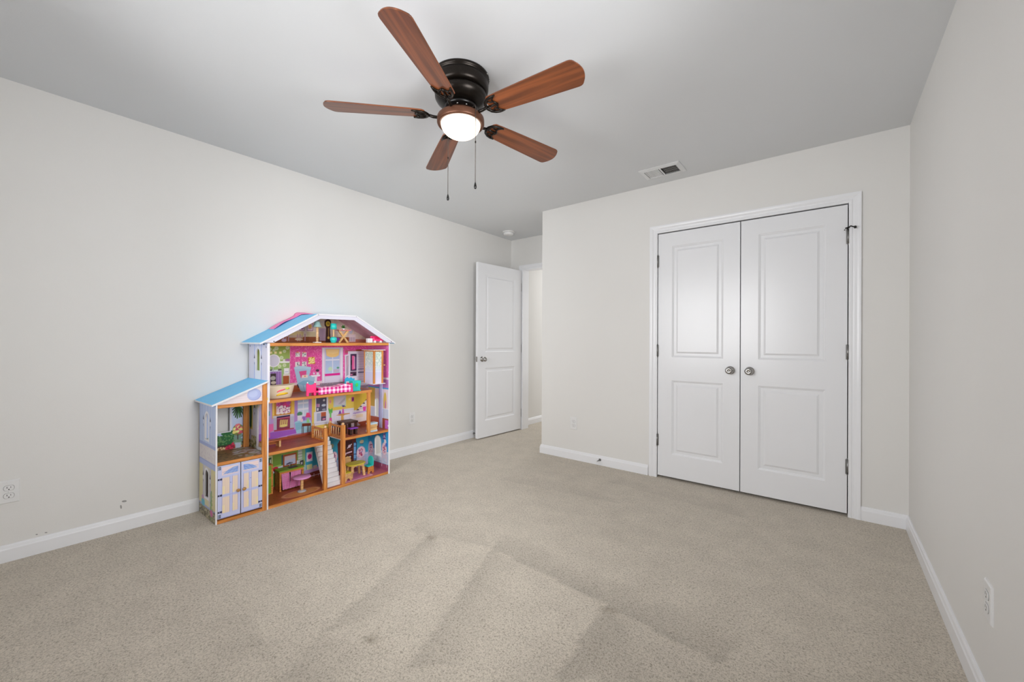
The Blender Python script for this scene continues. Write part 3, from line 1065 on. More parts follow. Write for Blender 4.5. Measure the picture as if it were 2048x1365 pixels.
def arch(a, b, a0, a1, b0, b1, r=None):
    """True inside an arched opening"""
    r = r if r else (a1 - a0) / 2
    body = (a > a0) & (a < a1) & (b > b0) & (b < b1 - r)
    top = (np.abs(a - (a0 + a1) / 2) < (a1 - a0) / 2) & (b >= b1 - r) & (((a - (a0 + a1) / 2) / ((a1 - a0) / 2)) ** 2 + ((b - b1 + r) / r) ** 2 < 1)
    return body | top


def arch_rim(name, a0, a1, b0, b1, plane, t0, t1, w=0.004, r=None, parent=dh, m=None):
    """white rim round an arched opening: plane 'x' (a = y) or 'y' (a = x)"""
    r = r if r else (a1 - a0) / 2
    c, h = (a0 + a1) / 2, (a1 - a0) / 2
    inn = [(a0, b0)] + [(c - h * math.cos(t), b1 - r + r * math.sin(t)) for t in np.linspace(0, PI, 13)] + [(a1, b0)]
    out = [(a0 - w, b0 - w)] + [(c - (h + w) * math.cos(t), b1 - r + (r + w) * math.sin(t)) for t in np.linspace(0, PI, 13)] + [(a1 + w, b0 - w)]
    mb = MB()

    def Q(p, d):
        return (d, p[0], p[1]) if plane == 'x' else (p[0], d, p[1])
    n = len(inn)
    i = mb.add([Q(p, t0) for p in inn] + [Q(p, t0) for p in out] + [Q(p, t1) for p in inn] + [Q(p, t1) for p in out])
    for k in range(n):
        k2 = (k + 1) % n
        mb.quad([i + k, i + k2, i + n + k2, i + n + k])
        mb.quad([i + 2 * n + k, i + 3 * n + k, i + 3 * n + k2, i + 2 * n + k2])
        mb.quad([i + k, i + 2 * n + k, i + 2 * n + k2, i + k2])
        mb.quad([i + n + k, i + n + k2, i + 3 * n + k2, i + 3 * n + k])
    return mb.build(name, m or M['white_edge'], parent)


def lantern(c, a, b, s=1.0):
    c.poly([(a - 0.010 * s, b), (a + 0.010 * s, b), (a, b + 0.030 * s)], (50, 52, 84))
    c.rect((a - 0.007 * s, b - 0.024 * s), (a + 0.007 * s, b), (226, 224, 240))
    c.poly([(a - 0.004 * s, b - 0.030 * s), (a + 0.004 * s, b - 0.030 * s), (a, b - 0.048 * s)], (50, 52, 84))


# --- wing outer side panel (v, w)
c = Canvas(0.0, 0.322, 0.0, 0.735, (188, 204, 238), 0.003)
c.stripes((0, 0.47), (0.322, 0.735), (160, 178, 226), 0.052, 0.003)
c.stripes((0.02, 0.47), (0.322, 0.735), (206, 218, 244), 0.052, 0.006)
c.rect((0, 0.452), (0.322, 0.472), (160, 174, 222))
c.rect((0, 0.362), (0.322, 0.452), (226, 220, 222))
c.speck((0, 0.362), (0.322, 0.452), (216, 206, 214), 60, 0.006)
c.rect((0, 0.325), (0.322, 0.362), (176, 188, 230))
c.rect((0, 0.356), (0.322, 0.362), (150, 164, 216))
c.rect((0, 0.06), (0.322, 0.325), (222, 212, 164))
c.rect((0.085, 0.06), (0.245, 0.325), (192, 190, 216))
c.rect((0.10, 0.06), (0.23, 0.325), (214, 210, 208))
c.rect((0.13, 0.06), (0.21, 0.13), (222, 214, 176))
c.rect((0.0, 0.19), (0.03, 0.30), (226, 206, 160))
c.poly([(0, 0.075), (0.322, 0.075), (0.322, 0.06), (0, 0.06)], (160, 172, 216))
c.rect((0, 0.0), (0.322, 0.062), (150, 142, 118))
c.speck((0, 0.0), (0.322, 0.062), (104, 98, 80), 70, 0.007)
c.speck((0, 0.0), (0.322, 0.062), (196, 188, 160), 60, 0.006)
c.line((0.085, 0.02), (0.078, 0.18), 0.022, (124, 160, 118))
c.speck((0.05, 0.02), (0.10, 0.17), (150, 176, 110), 40, 0.006)
c.ell((0.075, 0.05), 0.026, 0.022, (214, 110, 170))
c.ell((0.24, 0.085), 0.034, 0.026, (100, 190, 214))
c.ell((0.245, 0.115), 0.022, 0.014, (196, 150, 196))
AW1 = (0.138, 0.204, 0.496, 0.660)
AW2 = (0.138, 0.204, 0.128, 0.302)
for A_ in (AW1, AW2):
    c.rect((A_[0] - 0.014, A_[2] - 0.012), (A_[1] + 0.014, A_[3] - 0.02), (238, 238, 246))
    c.ell(((A_[0] + A_[1]) / 2, A_[3] - 0.033), 0.048, 0.047, (238, 238, 246))
    lantern(c, A_[0] - 0.036, A_[3] - 0.045)
    lantern(c, A_[1] + 0.036, A_[3] - 0.045)
c.ell((0.302, 0.022), 0.004, 0.004, (60, 60, 70))
c.sheet('wing_side_panel', P, lambda a, b: (0 * a, a, b), lambda a, b: ~(arch(a, b, *AW1) | arch(a, b, *AW2)), dh, -0.007)
for A_ in (AW1, AW2):
    arch_rim('arch_rim', A_[0], A_[1], A_[2], A_[3], 'x', -0.0008, 0.0075, 0.002)
part('edge_strip', (-0.0004, -0.0016, 0.0), (0.0082, 0.0, 0.738), M['white_edge'], bev=0)

# --- tall left side panel (v, w), seen above the wing roof and inside the wing
c = Canvas(0.0, 0.322, 0.0, 1.106, (226, 222, 236), 0.003)
for x in (0.100, 0.222):
    c.rect((x - 0.006, 0.80), (x + 0.006, 1.10), (190, 198, 238))
    c.line((x, 0.82), (x, 1.10), 0.003, (160, 172, 226))
for x in (0.03, 0.065, 0.26, 0.295):
    c.line((x, 0.80), (x, 1.10), 0.002, (208, 204, 226))
AT = (0.130, 0.192, 0.916, 1.068)
c.rect((AT[0] - 0.018, 0.86), (AT[1] + 0.018, 1.03), (240, 238, 244))
c.ell(((AT[0] + AT[1]) / 2, 1.035), 0.050, 0.052, (236, 234, 244))
c.line((0.110, 1.055), (0.150, 1.098), 0.004, (190, 198, 238))
c.line((0.212, 1.055), (0.172, 1.098), 0.004, (190, 198, 238))
lantern(c, 0.100, 1.000)
lantern(c, 0.222, 1.000)
for q in ((0.022, 1.080), (0.30, 1.085)):
    c.ell(q, 0.005, 0.006, (90, 84, 96))
# the garden print inside the wing, shade inside the closed cupboard painted as dark maroon below it
c.rect((0, 0), (0.322, F1 - 0.02), (112, 62, 60))
c.rect((0, F1), (0.322, 0.745), (226, 226, 232))
c.vgrad((0.0, 0.65), (0.322, 0.745), (236, 214, 120), (226, 218, 180))
c.rect((0.0, F1), (0.322, 0.46), (196, 194, 170))
c.speck((0.03, F1), (0.31, 0.455), (120, 124, 74), 90, 0.007)
c.speck((0.03, F1), (0.31, 0.455), (206, 200, 150), 50, 0.005)
c.rect((0.25, 0.50), (0.31, 0.70), (222, 204, 92))
c.poly([(0.284, 0.745), (0.262, 0.62), (0.268, 0.52), (0.284, 0.50), (0.300, 0.52), (0.304, 0.62)], (38, 88, 34))
c.line((0.284, 0.46), (0.284, 0.51), 0.006, (110, 70, 40))
c.rect((0.268, 0.425), (0.300, 0.462), (206, 200, 214))
AI = (0.060, 0.166, 0.392, 0.690)
c.rect((AI[0] - 0.016, F1), (AI[1] + 0.016, 0.66), (236, 236, 244))
lantern(c, 0.216, 0.655, 1.1)
lantern(c, 0.022, 0.648, 1.1)
c.sheet('tall_side_panel', P, lambda a, b: (0 * a + UW, a, b), lambda a, b: ~(arch(a, b, *AT) | arch(a, b, *AI)), dh, -0.007)
arch_rim('arch_rim', AT[0], AT[1], AT[2], AT[3], 'x', UW - 0.0008, UW + 0.0078, 0.002)
arch_rim('arch_rim', AI[0], AI[1], AI[2], AI[3], 'x', UW - 0.0012, UW + 0.009, 0.006)
part('edge_strip', (UW - 0.0004, -0.0016, 0.0), (UM + 0.0002, 0.0, 0.727), M['white_edge'], bev=0)
part('edge_strip', (UW + 0.004, -0.0026, 0.712), (UM + 0.006, 0.0, 1.106), M['white_edge'], bev=0)

# --- right wall, inside print (v, w)
c = Canvas(0.0, VB, F0, 1.10, (60, 165, 226), 0.003)
c.rect((0, F2), (VB, 1.10), (230, 112, 184))
c.speck((0, F2 + 0.06), (VB, 1.10), (236, 150, 206), 120, 0.005)
c.rect((0, 0.795), (VB, 0.812), (238, 232, 242))
c.rect((0, F2), (VB, 0.795), (196, 130, 200))
c.rect((0, F1), (VB, F2 - 0.012), (230, 216, 226))
c.ell((0.05, 0.60), 0.022, 0.085, (224, 196, 96))
c.ell((0.045, 0.575), 0.010, 0.045, (206, 132, 180))
c.rect((0.20, 0.55), (VB, F2 - 0.012), (214, 184, 92))
c.rect((0, 0.46), (VB, 0.545), (204, 214, 236))
c.line((0, 0.545), (VB, 0.545), 0.006, (240, 240, 248))
c.stripes((0, 0.46), (VB, 0.54), (188, 200, 228), 0.03, 0.002)
c.rect((0, F1), (VB, 0.462), (170, 86, 62))
c.rect((0.0, F1), (0.050, 0.450), (198, 112, 206))
c.ell((0.004, 0.405), 0.006, 0.008, (250, 246, 250))
c.rect((0, F0), (VB, F1 - 0.018), (64, 166, 224))
c.vgrad((0.0, 0.18), (VB, F1 - 0.018), (52, 158, 222), (74, 172, 226))
c.rect((0.0, 0.075), (VB, 0.175), (206, 216, 236))
c.line((0, 0.178), (VB, 0.178), 0.006, (230, 236, 248))
for k in range(4):
    x = 0.01 + k * 0.075
    c.rect((x, 0.088), (x + 0.055, 0.158), (176, 190, 220))
    c.rect((x + 0.005, 0.093), (x + 0.050, 0.153), (210, 218, 238))
c.rect((0, F0), (VB, 0.072), (168, 88, 120))
c.stripes((0, F0), (VB, 0.072), (140, 62, 96), 0.014, 0.002, True)


def oval_chair(c, a, b, ra=0.028, rb=0.052):
    c.ell((a, b), ra + 0.006, rb + 0.006, (226, 190, 214))
    c.ell((a, b), ra, rb, (240, 214, 226))
    c.speck((a - ra * 0.6, b - rb * 0.7), (a + ra * 0.6, b + rb * 0.7), (196, 60, 96), 14, 0.005)
    c.speck((a - ra * 0.6, b - rb * 0.7), (a + ra * 0.6, b + rb * 0.7), (150, 120, 190), 8, 0.004)
    c.rect((a - ra, b - rb - 0.030), (a + ra, b - rb - 0.004), (216, 206, 226))
    c.line((a - ra, b - rb - 0.02), (a - ra * 1.2, b - rb - 0.10), 0.006, (226, 200, 220))
    c.line((a + ra, b - rb - 0.02), (a + ra * 1.2, b - rb - 0.10), 0.006, (226, 200, 220))


oval_chair(c, 0.058, 0.200, 0.030, 0.050)
oval_chair(c, 0.262, 0.180, 0.032, 0.050)
c.ell((0.058, 0.305), 0.018, 0.032, (206, 190, 226))
c.speck((0.04, 0.28), (0.08, 0.33), (96, 70, 150), 14, 0.005)
c.ell((0.045, 0.262), 0.016, 0.022, (240, 220, 226))
c.ell((0.030, 0.240), 0.012, 0.016, (70, 110, 210))
c.ell((0.262, 0.296), 0.016, 0.022, (196, 150, 210))
c.speck((0.24, 0.31), (0.285, 0.345), (196, 186, 90), 14, 0.008)
AR1 = (0.148, 0.196, 0.470, 0.622)
AR0 = (0.108, 0.196, 0.127, 0.300)
c.sheet('right_wall_print', P, lambda a, b: (0 * a + UR, a, b), lambda a, b: ~(arch(a, b, *AR1, 0.02) | arch(a, b, *AR0)), dh)


def holed(name, u0, u1, m, holes, w0, w1, v1=0.322):
    """a side board with arched holes: strips of the board around them"""
    cc = Canvas(0.0, v1, w0, w1, (236, 235, 238), 0.004)
    return cc.sheet(name, P, lambda a, b: (0 * a + u0, a, b), lambda a, b: ~np.logical_or.reduce([arch(a, b, *h) for h in holes]), dh, -(u1 - u0))


holed('right_side_panel', UR + 0.001, 1.228, None, [(*AR1, 0.02), AR0], 0.0, 1.106)
part('edge_strip', (UR, -0.0016, 0.40), (1.2284, 0.0, 1.106), M['white_edge'], bev=0)
part('edge_strip', (UR + 0.003, -0.0020, 0.0), (1.2334, 0.006, 0.415), M['white_edge'], bev=0)
arch_rim('arch_rim', *AR0, 'x', UR - 0.002, 1.2295, 0.005)
arch_rim('arch_rim', *AR1, 'x', UR - 0.002, 1.2295, 0.004, 0.02)

# --- wing back wall (u, w)
c = Canvas(0.007, UW, F1, 0.742, (196, 210, 238), 0.0025)
c.vgrad((0.007, F1), (UW, 0.742), (206, 214, 236), (184, 202, 238))
for x in (0.06, 0.12, 0.18, 0.24):
    c.line((x, F1), (x, 0.74), 0.0022, (176, 192, 230))
AG = (0.055, 0.166, 0.500, 0.690)
c.rect((0.045, 0.492), (0.180, 0.66), (214, 220, 240))


PC = (0.2162, 0.6583)
for k, q1 in enumerate(((0.1835, 0.6245), (0.1895, 0.6064), (0.1985, 0.5913), (0.2090, 0.5828), (0.2226, 0.5878), (0.2332, 0.5897), (0.2438, 0.6057), (0.2453, 0.6301), (0.1819, 0.6454), (0.1892, 0.6652), (0.2011, 0.6775), (0.2162, 0.6827), (0.2313, 0.6774), (0.2436, 0.6619), (0.1954, 0.6229), (0.2346, 0.6210))):
    md_ = ((PC[0] + q1[0]) / 2, (PC[1] + q1[1]) / 2 + 0.009)
    cl_ = [(36, 80, 28), (62, 116, 40), (28, 64, 22)][k % 3]
    c.line(PC, md_, 0.010, cl_)
    c.line(md_, q1, 0.007, cl_)
c.rect((0.007, F1), (UW, 0.402), (140, 92, 46))
c.rect((0.007, 0.396), (UW, 0.424), (70, 44, 34))
c.speck((0.06, 0.384), (UW, 0.396), (222, 196, 150), 40, 0.006)
c.speck((0.03, 0.415), (0.125, 0.470), (44, 96, 52), 150, 0.008)
c.speck((0.125, 0.415), (0.195, 0.495), (40, 104, 56), 150, 0.008)
c.speck((0.03, 0.415), (0.195, 0.475), (96, 142, 84), 60, 0.005)
c.speck((0.195, 0.420), (0.245, 0.470), (120, 150, 140), 40, 0.008)
for q in ((0.1637, 0.3906), (0.1814, 0.3973), (0.1520, 0.3861), (0.1726, 0.3750), (0.1872, 0.4065)):
    c.ell(q, 0.013, 0.015, (206, 48, 82))
c.speck((0.1492, 0.3765), (0.1902, 0.4093), (150, 24, 56), 10, 0.005)
c.ell((0.2138, 0.5021), 0.033, 0.040, (126, 132, 74))
for k in range(26):
    a = rng.random() * 2 * PI
    r = math.sqrt(rng.random())
    cc_ = (0.2138, 0.5021)
    c.ell((cc_[0] + 0.028 * r * math.cos(a), cc_[1] + 0.036 * r * math.sin(a)), 0.009, 0.009, [(236, 226, 130), (226, 120, 130), (240, 236, 160), (206, 90, 110)][k % 4])
c.line((0.2124, 0.4675), (0.2126, 0.4292), 0.005, (70, 40, 34))
c.speck((0.1931, 0.4330), (0.2385, 0.3998), (120, 156, 128), 40, 0.006)
c.poly([(0.1961, 0.4151), (0.2323, 0.4115), (0.2294, 0.3736), (0.1993, 0.3764)], (186, 196, 214))
c.sheet('wing_back_print', P, lambda a, b: (a, 0 * a + VB, b), lambda a, b: ~arch(a, b, *AG, 0.035), dh)
arch_rim('arch_rim', *AG, 'y', VB - 0.003, VB + 0.010, 0.005, 0.035)
cb = Canvas(0.004, UM, 0.0, 0.745, (214, 206, 196), 0.006)
cb.sheet('wing_back_panel', P, lambda a, b: (a, 0 * a + VB + 0.001, b), lambda a, b: ~arch(a, b, *AG, 0.035), dh, 0.006)
# painted garden path on the wing shelf
c = Canvas(0.008, 0.284, 0.001, VB, (150, 112, 70), 0.003)
c.stripes((0.008, 0), (0.284, VB), (124, 88, 50), 0.020, 0.004, True)
c.speck((0.008, 0), (0.19, VB), (96, 70, 44), 70, 0.007)
for k in range(60):
    a_, b_ = 0.15 + rng.random() * 0.13, rng.random() * VB
    c.ell((a_, b_), 0.016 * (0.5 + rng.random()), 0.012 * (0.5 + rng.random()), [(196, 186, 182), (170, 156, 150), (150, 146, 96), (206, 190, 196)][k % 4])
c.sheet('shelf_print', P, lambda a, b: (a, b, 0 * a + F1 + 0.0006), None, dh)
# cupboard doors of the wing


def cupboard(u0, u1, left):
    """lavender cottage door; hinged at the outer side"""
    w, h = u1 - u0, 0.322
    c = Canvas(0, w, 0, h, (196, 200, 234), 0.0018)

    def X(t):
        return t if left else w - t
    c.rect((0.0, 0.0), (w, 0.004), (150, 158, 214))
    for t0, t1 in ((0.024, 0.062), (0.078, 0.106)):
        for z0, z1 in ((0.030, 0.128), (0.146, 0.246)):
            c.rect((X(t0), z0), (X(t1), z1), (236, 216, 196))
            c.stripes((min(X(t0), X(t1)), z0), (max(X(t0), X(t1)), z1), (214, 190, 182), 0.0085, 0.0018)
            c.rect((X(t0), z0), (X(t0 + (t1 - t0) * 0.3), z0 + (z1 - z0) * 0.5), (238, 220, 176))
    for t in (0.022, 0.064, 0.076, 0.108):
        c.line((X(t), 0.028), (X(t), 0.250), 0.0016, (140, 146, 206))
    c.line((X(0.022), 0.137), (X(0.108), 0.137), 0.002, (160, 166, 220))
    c.rect((X(0.022), 0.262), (X(0.110), 0.312), (236, 214, 214))
    c.poly([(X(0.026), 0.268), (X(0.108), 0.268), (X(0.108), 0.306), (X(0.085), 0.304), (X(0.055), 0.292)], (150, 176, 226))
    for t in (0.05, 0.075, 0.095):
        c.line((X(t), 0.268), (X(min(0.108, t + 0.03)), 0.300), 0.0016, (96, 124, 206))
    c.line((X(0.026), 0.282), (X(0.108), 0.290), 0.0016, (96, 124, 206))
    for z in (0.040, 0.142, 0.240):
        c.rect((X(0.000), z - 0.005), (X(0.016), z + 0.005), (36, 36, 66))
        c.poly([(X(0.014), z), (X(0.019), z + 0.008), (X(0.024), z), (X(0.019), z - 0.008)], (36, 36, 66))
        c.ell((X(0.010), z), 0.002, 0.002, (206, 210, 236))
    for z in (0.015, 0.308):
        c.rect((X(0.001), z - 0.011), (X(0.017), z + 0.011), (134, 142, 166))
        c.ell((X(0.012), z + 0.005), 0.003, 0.003, (60, 66, 90))
        c.ell((X(0.012), z - 0.005), 0.003, 0.003, (60, 66, 90))
    c.ell((X(0.068), 0.21), 0.002, 0.002, (80, 90, 150))
    d = MB().box((0, 0, 0), (w, 0.007, h)).build('cupboard_door', M['white_edge'], dh, loc=(u0, -0.006, F0 + 0.012))
    c.sheet('door_print', P, lambda a, b: (a, 0 * a - 0.0006, b), None, d)
    MB().lathe([(0.004, 0.0), (0.004, -0.006), (0.0095, -0.010), (0.0105, -0.014), (0.008, -0.019), (0.0002, -0.020)], (X(0.106), 0, 0.152), 16, 'y').build('wooden_knob', M['knob_wood'], d)
    return d


M['knob_wood'] = wood('knob_wood', (150, 100, 50), (206, 160, 90), 0.4, (40, 60, 60))
cupboard(0.0095, 0.1295, True)
cupboard(0.1345, 0.2545, False)

def bp(x, y):
    """image pixel coordinates -> metres on the dollhouse back wall"""
    d = -6.0237907103e-04 * x + -2.1037507315e-06 * y + 1.0  # homography from image pixels to the back wall plane
    return ((2.0177724340e-03 * x + 8.9418563861e-06 * y + -8.1602553979e-01) / d, (-6.6815230241e-04 * x + -2.4776370845e-03 * y + 2.8060025919e+00) / d)


# --- main back wall print (u, w): attic, bath and bedroom, living room, kitchen and dining room
c = Canvas(UM, UR, F0, 1.315, (224, 205, 190), 0.0026)
# attic
c.rect((UM, 1.10), (UR, 1.315), (214, 192, 182))
c.speck((UM, 1.10), (UR, 1.315), (226, 206, 180), 80, 0.014)
c.rect((UM, F3), (1.0673, 1.1545), (150, 78, 40))
c.stripes((UM, F3), (1.0673, 1.1545), (122, 58, 28), 0.012, 0.002, True)
c.poly([(0.9991, 1.1071), (1.2611, 1.1069), (1.2359, 1.1338), (1.1001, 1.1374)], (196, 118, 96))
for x0, x1, cl in ((579,594,(170,150,176)), (599,609,(168,92,150)), (614,626,(196,150,140))):
    c.rect(bp(x0,647), bp(x1,662), (150, 96, 130))
    c.rect(bp(x0 + 1,648), bp(x1 - 1,661), (226, 196, 206))
    c.rect(bp(x0 + 2.5,649.5), bp(x1 - 2.5,659), cl)
c.ell((0.6436, 1.2320), 0.014, 0.018, (120, 50, 120))
c.ell((0.6474, 1.2282), 0.006, 0.008, (240, 214, 226))
c.ell((0.7052, 1.2379), 0.014, 0.016, (226, 170, 90))
c.rect((0.5440, 1.1947), (0.6554, 1.1502), (206, 180, 128))
c.rect((0.5477, 1.1644), (0.6516, 1.1463), (190, 160, 140))
c.rect((0.6782, 1.1937), (0.7490, 1.1552), (206, 186, 150))
for x in (567, 572, 577, 595, 600, 610):
    c.line(bp(x,669), bp(x,682), 0.008, (176, 130, 140))
c.ell((0.5121, 1.1261), 0.018, 0.012, (196, 160, 180))
c.ell((0.6214, 1.1344), 0.03, 0.010, (206, 176, 150))
c.rect((0.7809, 1.2241), (0.8305, 1.1235), (196, 166, 186))
c.stripes((0.7809, 1.2241), (0.8305, 1.1235), (150, 116, 150), 0.012, 0.003)
# long-case clock
c.poly([(0.8215, 1.2823), (0.8339, 1.2951), (0.8506, 1.3020), (0.8675, 1.2965), (0.8760, 1.2845), (0.8761, 1.2515), (0.8678, 1.2307), (0.8725, 1.1071), (0.8306, 1.1071), (0.8342, 1.2297), (0.8217, 1.2497)], (62, 26, 22))
c.ell((0.8508, 1.2630), 0.018, 0.021, (222, 190, 60))
c.ell((0.8508, 1.2630), 0.012, 0.014, (196, 160, 44))
c.line((0.8508, 1.2630), (0.8507, 1.2753), 0.003, (60, 36, 20))
c.line((0.8508, 1.2630), (0.8634, 1.2593), 0.003, (60, 36, 20))
c.line((0.8551, 1.2262), (0.8555, 1.1523), 0.004, (214, 170, 90))
c.ell((0.8555, 1.1482), 0.010, 0.011, (222, 180, 80))
c.ell((0.9326, 1.1322), 0.022, 0.020, (130, 84, 176))
c.rect((1.0350, 1.1798), (1.0955, 1.1157), (226, 206, 210))
c.stripes((1.0397, 1.1542), (1.0908, 1.1200), (120, 90, 130), 0.010, 0.003)
c.ell((1.0532, 1.2016), 0.016, 0.018, (196, 196, 214))
# bathroom
c.vgrad((UM, 0.74), (0.554, 1.086), (150, 172, 72), (158, 198, 158))
for x, y, r in ((569, 703, .012), (553, 697, .015), (575, 696, .014), (569, 731, .013), (559, 733, .013), (563, 716, .014), (548, 701, .010), (540, 699, .012)):
    c.ell(bp(x,y), r, r, (206, 218, 176))
    c.ell(bp(x,y), r * 0.5, r * 0.5, (190, 206, 168))
for x in (542, 551, 561):
    c.rect(bp(x - 2.5,703.5), bp(x + 2.5,708), (238, 226, 170))
c.ell((0.4414, 0.9741), 0.044, 0.048, (232, 232, 236))
c.ell((0.4414, 0.9741), 0.037, 0.041, (206, 206, 222))
c.rect((0.4846, 0.9688), (0.5522, 0.9549), (240, 240, 240))
c.rect((0.5056, 0.9831), (0.5199, 0.9675), (226, 224, 230))
for x in (572.5, 575.5, 578):
    c.rect(bp(x - 1,718), bp(x + 1,723), (178, 92, 190))
c.rect((0.3995, 0.9060), (0.4954, 0.8877), (210, 220, 232))
c.line((0.4382, 0.9224), (0.4383, 0.8965), 0.006, (180, 190, 204))
c.rect((0.4709, 0.9096), (0.4954, 0.8989), (96, 76, 96))
c.rect((0.4129, 0.9090), (0.4298, 0.9007), (70, 66, 84))
c.rect((0.3995, 0.8932), (0.4958, 0.7881), (150, 116, 184))
c.stripes((0.3995, 0.8914), (0.4958, 0.7881), (176, 140, 206), 0.018, 0.006)
c.rect((0.4197, 0.8791), (0.4576, 0.7913), (58, 46, 46))
c.ell((0.4368, 0.8448), 0.018, 0.016, (176, 176, 170))
c.ell((0.4404, 0.8113), 0.018, 0.012, (206, 196, 176))
c.rect((0.5130, 0.9149), (0.5489, 0.8713), (238, 238, 242))
c.rect((0.5202, 0.8900), (0.5435, 0.8845), (176, 186, 210))
c.poly([(0.5096, 0.8699), (0.5525, 0.8672), (0.5526, 0.8520), (0.5061, 0.8513)], (236, 226, 224))
c.rect((0.5061, 0.8569), (0.5492, 0.7913), (172, 88, 44))
c.rect((0.5522, 0.9473), (0.5637, 0.7939), (220, 214, 222))
c.rect((0.5608, 1.0767), (0.5674, 0.7860), (206, 176, 150))
c.rect((UM, 0.726), (0.56, 0.775), (150, 120, 100))
# bedroom
c.rect((0.556, 0.745), (UR, 1.086), (230, 88, 166))
c.speck((0.558, 0.77), (1.20, 1.082), (244, 146, 200), 1100, 0.0028)
c.speck((0.558, 0.77), (1.20, 1.082), (214, 62, 146), 600, 0.0028)
for x, y in ((595.5, 709.5), (608.5, 709.5), (595, 729), (608.5, 728.5)):
    c.line(bp(x,704), bp(x - 2.5,706.5), 0.004, (240, 130, 60))
    c.line(bp(x,704), bp(x + 2.5,706.5), 0.004, (240, 130, 60))
    c.rect(bp(x - 4.6,y - 4.6), bp(x + 4.6,y + 4.6), (236, 232, 230))
    c.speck(bp(x - 3.2,y - 3.2), bp(x + 3.2,y + 3.2), (120, 126, 132), 16, 0.004)
    c.speck(bp(x - 3,y - 3), bp(x + 3,y + 3), (246, 246, 246), 8, 0.004)
c.rect((0.6945, 0.9927), (0.7439, 0.9393), (238, 206, 96))
c.speck((0.6945, 0.9927), (0.7439, 0.9393), (196, 130, 40), 30, 0.005)
c.speck((0.6984, 0.9886), (0.7399, 0.9435), (252, 240, 170), 20, 0.005)
c.rect((0.8019, 1.0686), (0.9827, 0.7686), (214, 206, 230))
c.rect((0.8081, 1.0625), (0.8216, 0.7813), (234, 230, 240))
c.rect((0.9614, 1.0608), (0.9760, 0.7692), (234, 230, 240))
c.vgrad((0.8308, 1.0541), (0.9513, 0.8509), (168, 184, 226), (186, 210, 236))
c.rect((0.8877, 1.0326), (0.8949, 0.8543), (226, 230, 244))
c.rect((0.8312, 0.9704), (0.9508, 0.9601), (226, 230, 244))
c.poly([(0.8329, 1.0561), (0.9504, 1.0546), (0.9441, 1.0023), (0.9158, 0.9884), (0.8731, 0.9875), (0.8394, 1.0008)], (236, 200, 128))
c.poly([(0.8412, 1.0498), (0.9439, 1.0484), (0.9374, 1.0234), (0.8942, 1.0118), (0.8476, 1.0211)], (240, 210, 146))
c.ell((0.8714, 0.8907), 0.018, 0.018, (196, 226, 196))
c.rect((0.8991, 0.8872), (0.9491, 0.8594), (196, 186, 206))
c.ell((0.9380, 0.8978), 0.012, 0.008, (96, 160, 130))
c.poly([(0.8255, 0.8523), (0.9557, 0.8548), (0.9558, 0.8359), (0.8276, 0.8339)], (226, 40, 150))
c.rect((0.8318, 0.8295), (0.9561, 0.7707), (222, 216, 234))
c.rect((0.5637, 0.7997), (0.8032, 0.7665), (236, 206, 220))
c.rect((0.556, 0.726), (0.6761, 0.7790), (176, 92, 50))
c.stripes((0.556, 0.726), (0.6761, 0.7790), (140, 64, 32), 0.016, 0.0025, True)
c.rect((0.7868, 0.7780), (1.2180, 0.6966), (150, 132, 150))
c.speck((0.7868, 0.7780), (1.2180, 0.6966), (176, 160, 172), 80, 0.004)
# armchair
c.poly([(0.5852, 0.9171), (0.6185, 0.9271), (0.6525, 0.9255), (0.7163, 0.9127), (0.7010, 0.8462), (0.7383, 0.8457), (0.7464, 0.8232), (0.7466, 0.7632), (0.8115, 0.7496), (0.8116, 0.7212), (0.6763, 0.7141), (0.6343, 0.7338), (0.6116, 0.7901)], (172, 206, 230))
c.poly([(0.5852, 0.9171), (0.6185, 0.9271), (0.6525, 0.9255), (0.7163, 0.9127), (0.7105, 0.8971), (0.6526, 0.9040), (0.5963, 0.9030)], (186, 218, 238))
c.poly([(0.6116, 0.7901), (0.6530, 0.8102), (0.6914, 0.8113), (0.7465, 0.7952), (0.7466, 0.7712), (0.6531, 0.7750)], (140, 190, 218))
c.line((0.6531, 0.7789), (0.6686, 0.7188), 0.004, (126, 170, 206))
c.poly([(0.6224, 0.8842), (0.6795, 0.8889), (0.6777, 0.8477), (0.6377, 0.8308), (0.6320, 0.8506)], (226, 84, 150))
c.poly([(0.6452, 0.8537), (0.6912, 0.8547), (0.6894, 0.8311), (0.6415, 0.8325)], (244, 226, 222))
c.ell((0.6681, 0.8444), 0.007, 0.006, (236, 160, 110))
c.line((0.6116, 0.7823), (0.6192, 0.7623), 0.008, (50, 40, 50))
# bedside table with a plant and cups
c.poly([(0.7107, 0.8495), (0.7906, 0.8484), (0.7866, 0.8366), (0.7226, 0.8348)], (240, 238, 246))
c.rect((0.7443, 0.8393), (0.7625, 0.7860), (232, 228, 240))
c.ell((0.7661, 0.8841), 0.014, 0.010, (74, 56, 70))
c.ell((0.7683, 0.8579), 0.011, 0.012, (230, 224, 232))
c.ell((0.7383, 0.8617), 0.007, 0.008, (226, 228, 240))
